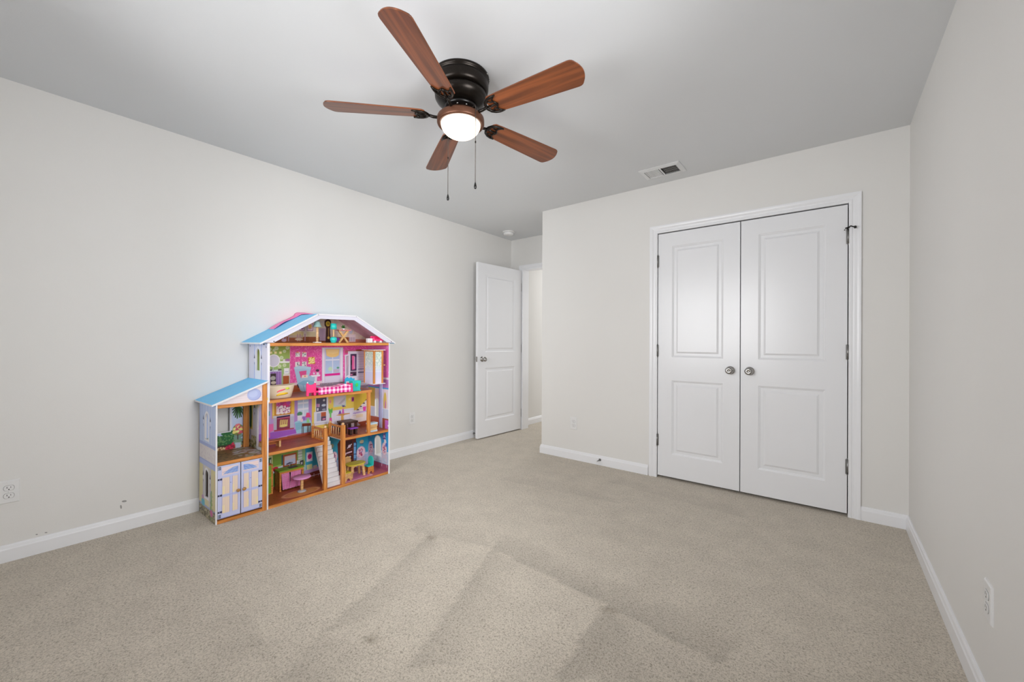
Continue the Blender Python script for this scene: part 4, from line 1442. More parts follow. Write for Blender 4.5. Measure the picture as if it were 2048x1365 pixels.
# wardrobe
c.rect((0.9994, 1.0434), (1.2165, 1.0178), (196, 96, 120))
c.rect((1.1005, 1.0483), (1.2165, 1.0312), (160, 80, 50))
c.rect((1.0265, 1.0344), (1.2178, 0.7323), (222, 222, 236))
c.stripes((1.1148, 1.0198), (1.2178, 0.7412), (190, 194, 218), 0.022, 0.0028, True)
c.rect((1.0495, 1.0104), (1.1061, 0.8634), (70, 50, 84))
c.poly([(1.0634, 0.9950), (1.0867, 0.9944), (1.0919, 0.8772), (1.0640, 0.8743)], (226, 104, 160))
c.line((1.0867, 0.9857), (1.0848, 0.8862), 0.005, (244, 214, 232))
c.line((1.0985, 0.9810), (1.0989, 0.8855), 0.006, (120, 84, 150))
c.rect((1.0544, 0.9565), (1.0638, 0.9174), (40, 26, 44))
c.rect((1.0479, 0.8580), (1.1063, 0.8198), (84, 62, 84))
c.ell((1.0874, 0.8341), 0.012, 0.009, (30, 24, 34))
c.ell((1.0595, 0.8315), 0.010, 0.005, (226, 130, 180))
c.rect((1.1203, 0.8538), (1.1780, 0.8417), (110, 116, 150))
c.rect((1.1202, 0.8800), (1.1779, 0.8727), (120, 126, 156))
c.poly([(0.9973, 1.0031), (1.0380, 1.0106), (1.0390, 0.8071), (1.0005, 0.7927)], (226, 222, 234))
c.poly([(1.0086, 0.9921), (1.0312, 0.9980), (1.0320, 0.8332), (1.0116, 0.8217)], (170, 164, 182))
c.poly([(1.0154, 0.9834), (1.0267, 0.9917), (1.0270, 0.9276), (1.0136, 0.8770)], (206, 170, 190))
# living room
c.rect((UM, F1), (UR, F2 - 0.018), (188, 156, 216))
c.vgrad((0.3186, 0.6991), (0.4212, 0.5109), (206, 206, 230), (176, 170, 218))
c.rect((0.3874, 0.6038), (0.4176, 0.5703), (120, 176, 190))
c.rect((0.3871, 0.6732), (0.4107, 0.6043), (186, 176, 216))
c.rect((0.4323, 0.7048), (0.5904, 0.5456), (230, 190, 82))
c.rect((0.4374, 0.6858), (0.4447, 0.5701), (240, 206, 110))
c.rect((0.4477, 0.6846), (0.5665, 0.5605), (200, 138, 44))
c.rect((0.4597, 0.6796), (0.5574, 0.5732), (226, 196, 206))
for x, y, r, cl in ((558, 810, .020, (206, 84, 150)), (567, 808, .022, (190, 60, 130)), (573, 812, .024, (214, 60, 130)), (577, 806, .016, (190, 80, 170)), (562, 816, .016, (176, 96, 176)), (556, 804, .014, (216, 120, 176))):
    c.ell(bp(x,y), r, r, cl)
c.speck((0.4617, 0.6310), (0.5574, 0.5732), (240, 232, 236), 60, 0.006)
c.speck((0.4615, 0.6757), (0.5573, 0.5808), (150, 60, 130), 40, 0.004)
c.poly([(0.4379, 0.5637), (0.5866, 0.5615), (0.5867, 0.5423), (0.4380, 0.5489)], (206, 204, 220))
c.poly([(0.4414, 0.5484), (0.5867, 0.5461), (0.5871, 0.4500), (0.4589, 0.4566), (0.4418, 0.4595)], (188, 190, 208))
c.stripes((0.4431, 0.5445), (0.4606, 0.4675), (160, 164, 186), 0.012, 0.002, True)
c.stripes((0.5593, 0.5348), (0.5834, 0.4583), (160, 164, 186), 0.012, 0.002, True)
c.poly([(0.4637, 0.5526), (0.5574, 0.5541), (0.5579, 0.4549), (0.4641, 0.4557)], (132, 44, 76))
c.poly([(0.4637, 0.5563), (0.5574, 0.5579), (0.5575, 0.5465), (0.4637, 0.5432)], (56, 40, 76))
c.line((0.4689, 0.5406), (0.5539, 0.5413), 0.006, (206, 106, 136))
c.poly([(0.4794, 0.5241), (0.5467, 0.5290), (0.5470, 0.4681), (0.4796, 0.4680)], (150, 84, 96))
for x in (561, 565, 569, 573):
    c.line(bp(x,852), bp(x + 1,841), 0.010, (214, 186, 110))
c.ell((0.5112, 0.4815), 0.028, 0.010, (226, 210, 130))
c.poly([(0.4452, 0.4589), (0.5871, 0.4538), (0.5871, 0.4442), (0.4452, 0.4478)], (166, 60, 84))
c.poly([(0.2879, 0.4468), (0.4590, 0.4454), (0.5945, 0.4411), (0.6207, 0.4095), (0.4869, 0.3994), (0.3199, 0.3694), (0.2882, 0.3722)], (160, 92, 196))
c.poly([(0.3944, 0.5078), (0.4416, 0.5077), (0.4418, 0.4558), (0.4181, 0.4489), (0.4182, 0.4084), (0.3948, 0.4054)], (232, 112, 178))
c.rect((0.5898, 0.6803), (0.7241, 0.4708), (176, 140, 206))
c.vgrad((0.6139, 0.6777), (0.6964, 0.5304), (176, 196, 226), (206, 220, 238))
for y in (806, 818):
    c.rect(bp(595.5,y), bp(617,y + 1.2), (226, 230, 244))
c.rect((0.6535, 0.6734), (0.6594, 0.5357), (226, 230, 244))
c.ell((0.6294, 0.5536), 0.020, 0.017, (84, 140, 110))
c.rect((0.6126, 0.5424), (0.6467, 0.4868), (226, 226, 240))
c.poly([(0.5906, 0.4956), (0.6165, 0.5031), (0.6505, 0.4980), (0.7083, 0.4970), (0.7241, 0.4628), (0.7244, 0.3992), (0.6058, 0.4044)], (160, 206, 226))
c.poly([(0.5943, 0.4873), (0.6467, 0.4907), (0.6469, 0.4361), (0.6020, 0.4282)], (136, 190, 214))
c.poly([(0.6541, 0.5287), (0.6733, 0.5220), (0.6657, 0.4956), (0.6428, 0.5069)], (150, 106, 196))
c.poly([(0.6390, 0.5153), (0.6542, 0.5130), (0.6543, 0.4896), (0.6354, 0.4886)], (236, 206, 220))
c.poly([(0.6808, 0.5563), (0.7041, 0.5531), (0.7160, 0.5157), (0.6733, 0.5220)], (230, 72, 126))
c.poly([(0.6849, 0.5124), (0.7004, 0.5101), (0.7064, 0.4736), (0.6812, 0.4775)], (146, 206, 140))
c.poly([(0.6468, 0.4771), (0.7162, 0.4700), (0.7163, 0.4482), (0.6469, 0.4536)], (120, 52, 34))
for x, y in ((604.5, 868), (607, 870), (616, 865), (621, 864)):
    c.line(bp(x,852), bp(x - 0.4,y), 0.005, (74, 32, 26))
# study side
c.rect((0.7232, 0.6737), (1.2245, 0.3656), (232, 204, 96))
c.vgrad((0.7232, 0.6737), (1.2241, 0.4639), (232, 206, 90), (226, 200, 96))
c.rect((0.7510, 0.6667), (0.8561, 0.5322), (226, 224, 236))
for y0, y1 in ((797, 805.5), (807.5, 814.5), (816.5, 822.5)):
    c.rect(bp(632.5,y0), bp(653,y1), (84, 82, 104))
c.ell((0.8202, 0.6389), 0.009, 0.009, (206, 206, 214))
c.rect((0.7593, 0.6157), (0.7734, 0.5899), (190, 120, 170))
c.rect((0.7754, 0.6138), (0.7836, 0.5886), (226, 180, 210))
c.ell((0.8183, 0.5985), 0.018, 0.010, (196, 206, 222))
c.rect((0.7634, 0.5811), (0.7756, 0.5594), (226, 226, 236))
c.ell((0.8205, 0.5636), 0.016, 0.008, (150, 156, 176))
c.rect((0.7396, 0.5522), (0.8585, 0.4415), (222, 222, 236))
c.rect((0.7616, 0.5392), (0.7922, 0.4763), (170, 182, 210))
c.rect((0.7960, 0.5425), (0.8373, 0.5082), (186, 92, 60))
c.rect((0.7961, 0.5081), (0.8375, 0.4735), (96, 70, 96))
c.ell((0.8208, 0.4862), 0.014, 0.006, (226, 140, 180))
c.line((0.7360, 0.4590), (0.8585, 0.4538), 0.005, (196, 196, 216))
c.rect((0.8581, 0.5443), (1.2245, 0.3745), (226, 222, 236))
c.line((0.8581, 0.5402), (1.2238, 0.5264), 0.007, (206, 208, 226))
c.stripes((0.9050, 0.5172), (1.2243, 0.4103), (206, 204, 224), 0.045, 0.0025)
c.rect((0.8598, 0.6427), (0.8832, 0.5988), (236, 196, 130))
c.ell((0.8725, 0.6207), 0.008, 0.012, (226, 150, 150))
c.rect((0.9000, 0.6631), (1.0105, 0.5706), (186, 206, 196))
c.rect((0.9087, 0.6581), (1.0014, 0.5845), (206, 202, 212))
c.poly([(0.9393, 0.5920), (1.0011, 0.6440), (1.0012, 0.6185), (0.9657, 0.5888)], (182, 178, 190))
c.rect((1.0604, 0.6377), (1.0908, 0.5997), (176, 66, 140))
c.ell((1.0744, 0.6189), 0.009, 0.010, (110, 36, 110))
c.ell((1.0421, 0.6225), 0.008, 0.010, (236, 206, 150))
c.ell((1.1117, 0.6496), 0.014, 0.010, (206, 140, 160))
for k, x in enumerate((657.5, 660.5, 664)):
    c.line((0.8752, 0.5049), bp(x,818 + (k % 2) * 2), 0.008, (86, 176, 76))
c.rect((0.8623, 0.5561), (0.8921, 0.5273), (100, 186, 84))
c.line((0.8750, 0.5296), (0.8753, 0.4801), 0.014, (120, 200, 110))
c.poly([(0.8668, 0.4896), (0.8859, 0.4868), (0.8881, 0.4534), (0.8648, 0.4570)], (220, 92, 160))
c.rect((1.0835, 0.6568), (1.2238, 0.5220), (226, 196, 76))
c.stripes((1.0835, 0.6568), (1.2238, 0.5220), (196, 164, 56), 0.011, 0.0024)
c.poly([(1.0474, 0.4545), (1.0750, 0.4849), (1.1029, 0.5114), (1.1312, 0.5426), (1.1599, 0.5654), (1.1890, 0.5885), (1.2234, 0.6113), (1.2245, 0.3745), (1.0476, 0.4029)], (236, 226, 226))
for x, y in ((708, 829), (715, 821.5), (721, 815), (727, 808.5), (733, 801.5)):
    c.poly([bp(x - 2.5,y), bp(x + 4,y - 0.8), bp(x + 1,y - 3.5)], (70, 60, 84))
    c.line(bp(x - 2,y + 3), bp(x + 5,y + 2), 0.004, (196, 176, 196))
c.poly([(1.0749, 0.5022), (1.2041, 0.5067), (1.2041, 0.4934), (1.0750, 0.4892)], (196, 176, 226))
c.poly([(1.1673, 0.5425), (1.2014, 0.5426), (1.1967, 0.5033), (1.1723, 0.5043)], (226, 72, 170))
c.rect((1.1031, 0.4810), (1.1701, 0.4539), (236, 216, 186))
c.poly([(0.9202, 0.5005), (0.9661, 0.5087), (1.0426, 0.5045), (1.0472, 0.4974), (1.0018, 0.4952), (0.9884, 0.4887), (0.9706, 0.4912)], (206, 150, 84))
c.poly([(0.9661, 0.4919), (0.9884, 0.4887), (0.9931, 0.4329), (0.9664, 0.4370)], (214, 164, 96))
c.poly([(0.9419, 0.5079), (0.9705, 0.5081), (0.9615, 0.5346), (0.9549, 0.5397)], (128, 76, 170))
c.poly([(0.9727, 0.5078), (0.9950, 0.5068), (0.9904, 0.5477), (0.9792, 0.5534)], (214, 104, 186))
c.ell((0.9880, 0.5692), 0.012, 0.007, (92, 76, 150))
c.line((0.9746, 0.5793), (1.0060, 0.5627), 0.004, (92, 76, 150))
c.rect((1.0566, 0.4574), (1.0939, 0.4345), (232, 226, 232))
# living room printed floor strip
c.poly([(0.6207, 0.3940), (1.2392, 0.4170), (1.2396, 0.3452), (0.2883, 0.3473), (0.4183, 0.3789), (0.4869, 0.3956)], (168, 82, 56))
for k in range(3):
    c.line(bp(575,879 - k * 3), bp(740,846 - k * 2), 0.003, (132, 56, 40))
c.ell((0.9184, 0.4154), 0.05, 0.012, (70, 110, 150))
c.poly([(1.0022, 0.4102), (1.1223, 0.4084), (1.1463, 0.3827), (1.0204, 0.3817)], (176, 166, 178))
# kitchen
c.rect((UM, F0), (0.67, F1 - 0.018), (138, 166, 78))
c.stripes((UM, 0.15), (0.67, F1 - 0.018), (110, 140, 60), 0.011, 0.0028)
c.rect((0.3986, 0.2730), (0.4360, 0.1833), (206, 206, 150))
c.rect((0.4054, 0.2605), (0.4292, 0.1998), (40, 92, 60))
c.rect((0.4189, 0.2464), (0.4257, 0.2117), (226, 226, 206))
c.rect((0.4374, 0.2717), (0.4930, 0.1769), (120, 156, 62))
c.stripes((0.4391, 0.2677), (0.4913, 0.1811), (92, 128, 44), 0.010, 0.0024)
c.rect((0.4980, 0.2621), (0.5088, 0.1881), (30, 90, 96))
c.poly([(0.4360, 0.1907), (0.4947, 0.1953), (0.4948, 0.1840), (0.4361, 0.1759)], (156, 186, 90))
c.poly([(0.4361, 0.1759), (0.6555, 0.2000), (0.6635, 0.1199), (0.4363, 0.1242)], (206, 214, 220))
c.poly([(0.5085, 0.2598), (0.6082, 0.2610), (0.6086, 0.1605), (0.5089, 0.1617)], (164, 78, 40))
c.poly([(0.5192, 0.2461), (0.5990, 0.2476), (0.5993, 0.1781), (0.5195, 0.1780)], (214, 196, 206))
c.poly([(0.5193, 0.2158), (0.5991, 0.2167), (0.5993, 0.1781), (0.5195, 0.1780)], (186, 190, 220))
c.line((0.5373, 0.1851), (0.5589, 0.1914), 0.010, (84, 70, 96))
c.ell((0.4566, 0.1672), 0.020, 0.017, (206, 36, 66))
c.rect((0.6175, 0.2745), (0.6499, 0.1740), (196, 206, 196))
c.stripes((0.6175, 0.2745), (0.6499, 0.1740), (126, 140, 130), 0.022, 0.004, True)
c.rect((0.6495, 0.2756), (0.6747, 0.1800), (156, 186, 130))
c.stripes((0.6495, 0.2756), (0.6747, 0.1800), (110, 160, 120), 0.010, 0.003)
c.rect((0.6328, 0.1896), (0.6596, 0.1404), (60, 54, 60))
c.rect((0.6404, 0.1762), (0.6519, 0.1579), (196, 196, 200))
c.line((0.5572, 0.1766), (0.5573, 0.1537), 0.006, (206, 212, 220))
c.rect((0.4362, 0.1390), (0.4606, 0.0435), (108, 140, 60))
# dining room
c.rect((0.6742, 0.3058), (1.2262, -0.0054), (52, 158, 190))
c.vgrad((0.6740, 0.3451), (1.2259, 0.0616), (44, 146, 178), (62, 172, 204))
c.rect((0.6822, 0.2412), (0.7293, 0.1674), (226, 226, 238))
c.rect((0.6899, 0.2317), (0.7234, 0.1767), (240, 214, 226))
c.ell((0.7076, 0.2060), 0.016, 0.020, (214, 50, 140))
c.speck((0.6958, 0.2225), (0.7194, 0.1855), (166, 24, 100), 12, 0.004)
c.poly([(0.6635, 0.1120), (0.8142, 0.1112), (0.8143, 0.0827), (0.6637, 0.0728)], (190, 156, 214))
c.poly([(0.6826, 0.1427), (0.7255, 0.1444), (0.7296, 0.1036), (0.6866, 0.1024)], (214, 222, 166))
c.poly([(0.7334, 0.1266), (0.7653, 0.1269), (0.7655, 0.0988), (0.7375, 0.0976)], (214, 196, 206))
c.poly([(0.6634, 0.1473), (0.6787, 0.1476), (0.6789, 0.1043), (0.6636, 0.1003)], (176, 206, 206))
c.poly([(0.6637, 0.0728), (0.8143, 0.0827), (0.8145, 0.0379), (0.6639, 0.0258)], (122, 52, 40))
for x in (618.5, 628, 637):
    c.line(bp(x,948), bp(x,956), 0.006, (206, 176, 206))
c.line((0.6638, 0.0454), (0.8145, 0.0501), 0.006, (214, 186, 196))
c.poly([(0.2895, 0.0203), (0.4366, 0.0391), (0.8145, 0.0379), (1.2261, 0.0303), (1.2262, -0.0054), (0.2896, -0.0011)], (150, 78, 52))
c.rect((0.8515, 0.1268), (0.9595, -0.0120), (156, 176, 206))
oval_chair(c, *(0.9066, 0.1555), 0.024, 0.040)
c.ell((0.8848, 0.2513), 0.020, 0.020, (150, 160, 130))
c.poly([(0.9364, 0.2576), (0.9538, 0.2836), (1.1039, 0.2982), (1.1101, -0.0207), (0.9508, -0.0139)], (96, 40, 30))
c.rect((1.0073, 0.2648), (1.0678, 0.0332), (66, 26, 22))
for y in (899, 910, 921):
    c.line(bp(689,y + 2), bp(706,y - 1), 0.006, (130, 64, 44))
c.ell((1.0439, 0.2191), 0.014, 0.014, (206, 176, 196))
c.line((1.0257, 0.2057), (1.0622, 0.2326), 0.008, (236, 226, 232))
c.line((1.0213, 0.1639), (1.0625, 0.1679), 0.012, (232, 196, 214))
c.ell((1.0078, 0.1584), 0.008, 0.012, (226, 196, 206))
c.ell((1.0489, 0.1258), 0.010, 0.008, (226, 220, 226))
c.rect((1.0831, 0.2415), (1.1096, 0.0883), (120, 176, 226))
for y in (886, 893, 909, 919):
    c.line(bp(707.5,y), bp(713,y - 0.6), 0.006, (30, 46, 96))
c.line((1.1080, 0.2366), (1.1086, 0.0928), 0.007, (30, 46, 96))
c.ell((1.1590, 0.2354), 0.020, 0.016, (196, 186, 150))
c.line((1.1471, 0.2201), (1.1712, 0.2154), 0.006, (66, 76, 130))
c.rect((1.1094, 0.1362), (1.2262, -0.0010), (176, 190, 220))
c.line((1.1094, 0.1231), (1.2256, 0.1242), 0.006, (214, 222, 240))
oval_chair(c, *(1.1522, 0.1444), 0.036, 0.046)


def under_roof(a, b, dn=0.010):
    r = np.interp(a, [0.24, 0.616, 0.919, 1.282], [1.109, 1.320, 1.322, 1.109])
    return b < r - dn


c.sheet('main_back_print', P, lambda a, b: (a, 0 * a + VB, b), under_roof, dh)
cb = Canvas(UM - 0.006, 1.228, 0.0, 1.315, (214, 206, 196), 0.008)
cb.sheet('main_back_panel', P, lambda a, b: (a, 0 * a + VB + 0.0012, b), lambda a, b: under_roof(a, b, 0.012), dh, 0.006)


# floor prints (u, v)
def floor_print(name, u0, u1, w, v1=VB, base=(176, 96, 66), line=(136, 64, 44), rugs=(), v0=0.0015, keep=None):
    c = Canvas(u0, u1, v0, v1, base, 0.003)
    k = v0
    while k < v1:
        c.rect((u0, k), (u1, k + 0.0022), line)
        for _ in range(int((u1 - u0) / 0.16) + 1):
            x = u0 + rng.random() * (u1 - u0)
            c.rect((x, k), (x + 0.0025, k + 0.022), line)
        if rng.random() < 0.6:
            x = u0 + rng.random() * (u1 - u0)
            c.rect((x, k + 0.0022), (x + 0.18, k + 0.022), tuple(t * 0.9 for t in base))
        k += 0.022
    for cx, cy, ra, rb, cols in rugs:
        for q, cl in enumerate(cols):
            c.ell((cx, cy), ra * (1 - 0.16 * q), rb * (1 - 0.16 * q), cl)
    return c.sheet(name, P, lambda a, b: (a, b, 0 * a + w + 0.0006), keep, dh)


floor_print('kitchen_floor_print', UM, 0.80, F0, base=(170, 92, 52), line=(128, 60, 34), rugs=((0.545, 0.085, 0.135, 0.062, ((214, 150, 104), (196, 128, 66), (204, 138, 76))),))
cd = Canvas(0.80, UR, 0.0015, VB, (186, 104, 118), 0.003)
cd.stripes((0.80, 0), (UR, VB), (150, 74, 92), 0.022, 0.0022, True)
cd.rect((0.85, 0.020), (1.09, 0.20), (236, 206, 210))
cd.rect((0.86, 0.030), (1.08, 0.19), (206, 120, 170))
cd.sheet('dining_floor_print', P, lambda a, b: (a, b, 0 * a + F0 + 0.0006), None, dh)
floor_print('living_floor_print', UM, 0.684, F1, base=(178, 96, 66))
floor_print('study_floor_print', 0.826, UR, F1, base=(178, 96, 66))
floor_print('bedroom_floor_print', UM, 1.06, F2, base=(176, 120, 98), line=(140, 86, 66))
floor_print('attic_floor_print', UM, UR, F3, base=(166, 84, 48))
# printed underside of the right roof slope
cs = Canvas(0.0, 0.30, 0.0, 0.40, (232, 186, 208), 0.004)
cs.stripes((0, 0), (0.30, 0.40), (216, 168, 192), 0.03, 0.003, True)
cs.speck((0, 0), (0.30, 0.40), (238, 198, 216), 60, 0.014)
p0, p1 = Vector((0.913, 1.3115)), Vector((1.262, 1.107))
cs.sheet('roof_lining', P, lambda a, b: (p0.x + (p1.x - p0.x) * b / 0.40, a + 0.004, p0.y + (p1.y - p0.y) * b / 0.40), None, dh)

# --- staircase
st = MB()
st.prism([(0.045, F0), (0.232, F1 - 0.020), (0.232, F1 - 0.034), (0.070, F0)], 'x', 0.697, 0.702)
stair = st.build('staircase', M['white_edge'], dh)
NS = 11
sw = None
for k in range(NS):
    z1 = F0 + (k + 1) * (F1 - 0.02 - F0) / NS
    z0 = z1 - (F1 - 0.02 - F0) / NS
    y0 = 0.026 + k * 0.0185
    MB().box((0.699, y0, z0), (0.818, y0 + 0.030, z1)).build('step', M['white_edge'], stair, bev=0.0008, seg=1)


# --- railings beside the stair opening
def railing(u, back, y0, y1):
    """runs into the house along y"""
    r = MB()
    r.box((u - 0.007, y0, F1 + 0.076), (u + 0.007, y1, F1 + 0.090))
    rl = r.build('railing', M['honey'], dh, bev=0.0015, seg=1)
    MB().box((u - 0.006, y0, F1 + 0.001), (u + 0.006, y1, F1 + 0.012)).build('bottom_rail', M['honey'], rl)
    MB().box((u - 0.011, y1 - 0.022, F1), (u + 0.011, y1, F1 + 0.092)).build('newel_post', M['honey'], rl, bev=0.0015, seg=1)
    for k in range(5):
        y = y0 + 0.018 + k * (y1 - y0 - 0.05) / 4
        MB().lathe([(0.0042, F1 + 0.011), (0.0042, F1 + 0.077)], (u, y, 0), 10).build('baluster', M['paleply'], rl)
    MB().ball((u, 0.009, F1 + 0.098 + 0.010), 0.0105, 14, 10).build('ball_finial', M['paleply'], rl)
    MB().ball((u, y1 - 0.011, F1 + 0.092 + 0.008), 0.0105, 14, 10).build('ball_finial', M['paleply'], rl)


railing(0.681, 0, 0.022, 0.205)
railing(0.820, 0, 0.022, 0.215)

# --- elevator car in its shaft at the right, and the printed track below it
E0, E1, EV0, EV1, EW0, EW1 = 1.080, 1.168, 0.002, 0.150, 0.772, 1.046
el = MB()
for x, y in ((E0, EV0), (E1 - 0.012, EV0), (E0, EV1 - 0.014), (E1 - 0.012, EV1 - 0.014)):
    el.box((x, y, EW0), (x + 0.014, y + 0.014, EW1 - 0.010))
el.box((E0, EV0, EW1 - 0.010), (E1 + 0.002, EV1, EW1))
ev = el.build('elevator_car', M['honey_v'], dh, bev=0.0008, seg=1)
MB().box((E0 - 0.012, EV0 - 0.012, EW1), (E1 + 0.014, EV1 + 0.012, EW1 + 0.005)).build('top_plate', M['white_edge'], ev)
MB().box((E0 - 0.012, EV0 - 0.012, EW0 - 0.005), (E1 + 0.014, EV1 + 0.012, EW0)).build('bottom_plate', M['white_edge'], ev)


def pane(a0, a1):
    c = Canvas(a0, a1, EW0, EW1 - 0.010, (214, 214, 236), 0.0026)
    c.vgrad((a0, EW0 + 0.10), (a1, EW1 - 0.010), (196, 214, 190), (212, 218, 236))
    c.vgrad((a0, EW0), (a1, EW0 + 0.10), (206, 210, 236), (226, 216, 238))
    c.speck((a0, EW0 + 0.12), (a1, EW1 - 0.012), (232, 236, 226), 60, 0.004)
    c.speck((a0, EW0 + 0.15), (a1, EW1 - 0.012), (176, 200, 196), 40, 0.004)
    c.line((a0, EW0 + 0.098), (a1, EW0 + 0.098), 0.003, (238, 238, 246))
    return c


pane(EV0 + 0.014, EV1 - 0.014).sheet('printed_pane', P, lambda a, b: (0 * a + E0 + 0.006, a, b), None, ev, 0.003)
pane(E0 + 0.014, E1 - 0.012).sheet('printed_pane', P, lambda a, b: (a, 0 * a + EV0 + 0.006, b), None, ev, 0.003)
MB().lathe([(0.003, 0), (0.003, 0.012), (0.0065, 0.016), (0.0065, 0.022), (0.003, 0.026)], (E1 + 0.002, 0.016, 0.922), 12, 'x').build('wooden_peg', M['paleply'], ev)
M['lilac'] = mat('lilac_board', (196, 200, 238), 0.45, var=0.03, vscale=12)
part('elevator_track', (UR - 0.006, 0.086, F1), (UR - 0.001, 0.128, EW0 - 0.008), M['lilac'])
part('track_groove', (UR - 0.0072, 0.116, F1), (UR - 0.0058, 0.127, EW0 - 0.008), mat('violet_groove', (146, 140, 214), 0.5))

# --- pink strip lying over the back of the roof
M['pinkcloth'] = mat('pink_fabric', (246, 142, 190), 0.8, var=0.08, vscale=30, bump=0.2, bscale=80)
rp = lambda u: float(np.interp(u, [0.24, 0.616, 0.919, 1.282], [1.109, 1.320, 1.322, 1.109]))
mb = MB()
NU, NV = 36, 8
us = np.linspace(0.405, 0.735, NU)
idx = []
for s_ in (0, 1):
    for i, u in enumerate(us):
        for j in range(NV):
            t = j / (NV - 1)
            v = 0.252 + 0.088 * t - 0.040 * max(0, 1 - (u - 0.405) / 0.10)
            lift = 0.003 + 0.006 * math.sin(i * 0.16 + 0.4) ** 2 + 0.004 * math.sin(t * 5 + i * 0.13) ** 2 + (0.010 if u > 0.60 else 0) * t
            idx.append(mb.add([(u + 0.012 * math.sin(t * 3), v, rp(u) + lift + (0.003 if s_ else 0))]))
g = lambda s_, i, j: s_ * NU * NV + i * NV + j
for s_ in (0, 1):
    for i in range(NU - 1):
        for j in range(NV - 1):
            mb.quad([g(s_, i, j), g(s_, i + 1, j), g(s_, i + 1, j + 1), g(s_, i, j + 1)], True)
for i in range(NU - 1):
    for j in (0, NV - 1):
        mb.quad([g(0, i, j), g(0, i + 1, j), g(1, i + 1, j), g(1, i, j)])
for j in range(NV - 1):
    for i in (0, NU - 1):
        mb.quad([g(0, i, j), g(0, i, j + 1), g(1, i, j + 1), g(1, i, j)])
tag(mb.build('pink_cloth', M['pinkcloth'], loc=W(0, 0, 0), rot=(0, 0, RZ)), 'crumpled pink cloth strip lying on the dollhouse roof', 'cloth')

# ------------------------------------------------------------------ dollhouse furniture (each its own thing)
M['hotpink'] = mat('hot_pink_plastic', (246, 62, 130), 0.35, var=0.03)
M['teal'] = mat('teal_plastic', (46, 198, 190), 0.3, var=0.04)
M['brightblue'] = mat('bright_blue_plastic', (46, 182, 226), 0.35)
M['seafoam'] = mat('pale_sage_plastic', (150, 184, 180), 0.4)
M['whitep'] = mat('white_toy_plastic', (240, 238, 240), 0.4)
M['cream'] = mat('cream_plastic', (222, 204, 178), 0.4, var=0.04, vscale=12)
M['yellow'] = mat('mustard_paint', (216, 200, 62), 0.4, var=0.05)
M['natural'] = wood('natural_wood', (198, 150, 92), (232, 190, 132), 0.5, (10, 70, 70))
M['espresso'] = wood('espresso_wood', (44, 24, 20), (74, 42, 34), 0.4, (10, 90, 90))
M['purple'] = mat('purple_paint', (140, 66, 200), 0.45)
M['orchid'] = mat('orchid_paint', (222, 150, 206), 0.4)
M['green'] = mat('kitchen_green', (124, 164, 36), 0.45, var=0.06)
M['leaf'] = mat('toy_leaf', (50, 120, 40), 0.6, var=0.2, vscale=60)
M['paleblue'] = mat('pale_blue_paint', (186, 210, 226), 0.4)
M['grey'] = mat('grey_base_paint', (176, 176, 182), 0.4)
M['chestnut'] = wood('chestnut_wood', (150, 78, 34), (196, 116, 58), 0.45, (10, 80, 80))


def toy(name, label, cat, u, v, w, rot=0.0, group=None):
    return thing(name, label, cat, W(u, v, w + 0.0006), RZ + rot, group)


# lamps in the attic
t = toy('toy_floor_lamp', 'toy floor lamp with grey bell shade and white square foot in the dollhouse attic', 'toy lamp', 0.634, 0.040, F3)
MB().box((-0.024, -0.016, 0), (0.024, 0.016, 0.006)).build('lamp_foot', M['whitep'], t, bev=0.001)
MB().lathe([(0.0085, 0.005), (0.0085, 0.135)], seg=14).build('pole', M['paleply'], t)
MB().lathe([(0.031, 0.116), (0.029, 0.120), (0.023, 0.132), (0.018, 0.150), (0.013, 0.158), (0.0002, 0.160)], seg=24).build('lamp_shade', M['seafoam'], t)
t = toy('toy_floor_lamp', 'toy lamp with turquoise drum shade and turquoise vase base in the dollhouse attic', 'toy lamp', 0.756, 0.036, F3)
MB().lathe([(0.018, 0), (0.018, 0.006), (0.023, 0.016), (0.025, 0.028), (0.022, 0.040), (0.010, 0.044), (0.0002, 0.045)], seg=24).build('vase_base', M['teal'], t)
MB().lathe([(0.006, 0.042), (0.006, 0.118)], seg=12).build('pole', M['paleply'], t)
MB().lathe([(0.0002, 0.103), (0.0235, 0.103), (0.0205, 0.146), (0.0002, 0.146)], seg=28).build('drum_shade', M['teal'], t)
# X-legged table with a plant
t = toy('toy_side_table', 'small pink-topped toy table with crossed wooden legs in the dollhouse attic', 'toy table', 0.848, 0.060, F3)
MB().box((-0.050, -0.030, 0.095), (0.050, 0.030, 0.101)).build('tabletop', mat('rose_paint', (226, 130, 130), 0.4), t, bev=0.0015)
for s in (-1, 1):
    mb = MB().bar((s * 0.040, s * 0.006, 0), (-s * 0.034, s * 0.006, 0.096), 0.014, 0.012, (0, 1, 0))
    mb.build('crossed_leg', M['natural'], t)
pt = toy('toy_plant', 'tiny green toy plant in a white pot standing on the pink-topped table', 'toy plant', 0.850, 0.062, F3 + 0.1015)
MB().lathe([(0.008, 0), (0.011, 0.010), (0.010, 0.010), (0.0002, 0.009)], seg=14).build('pot', M['whitep'], pt)
mb = MB()
for k in range(26):
    a, e = rng.random() * 2 * PI, 0.25 + rng.random() * 1.1
    d = Vector((math.cos(a) * math.cos(e), math.sin(a) * math.cos(e), math.sin(e)))
    p0_, p1_ = Vector((0, 0, 0.010)), Vector((0, 0, 0.012)) + d * (0.022 + 0.008 * rng.random())
    sd = d.cross(Vector((0, 0, 1))).normalized() * 0.0045
    m_ = (p0_ + p1_) / 2 + Vector((0, 0, 0.003))
    i = mb.add([p0_, m_ + sd, p1_, m_ - sd])
    mb.quad([i, i + 1, i + 2])
    mb.quad([i, i + 2, i + 3])
lf = mb.build('leaves', M['leaf'], pt)
lf['kind'] = 'stuff'
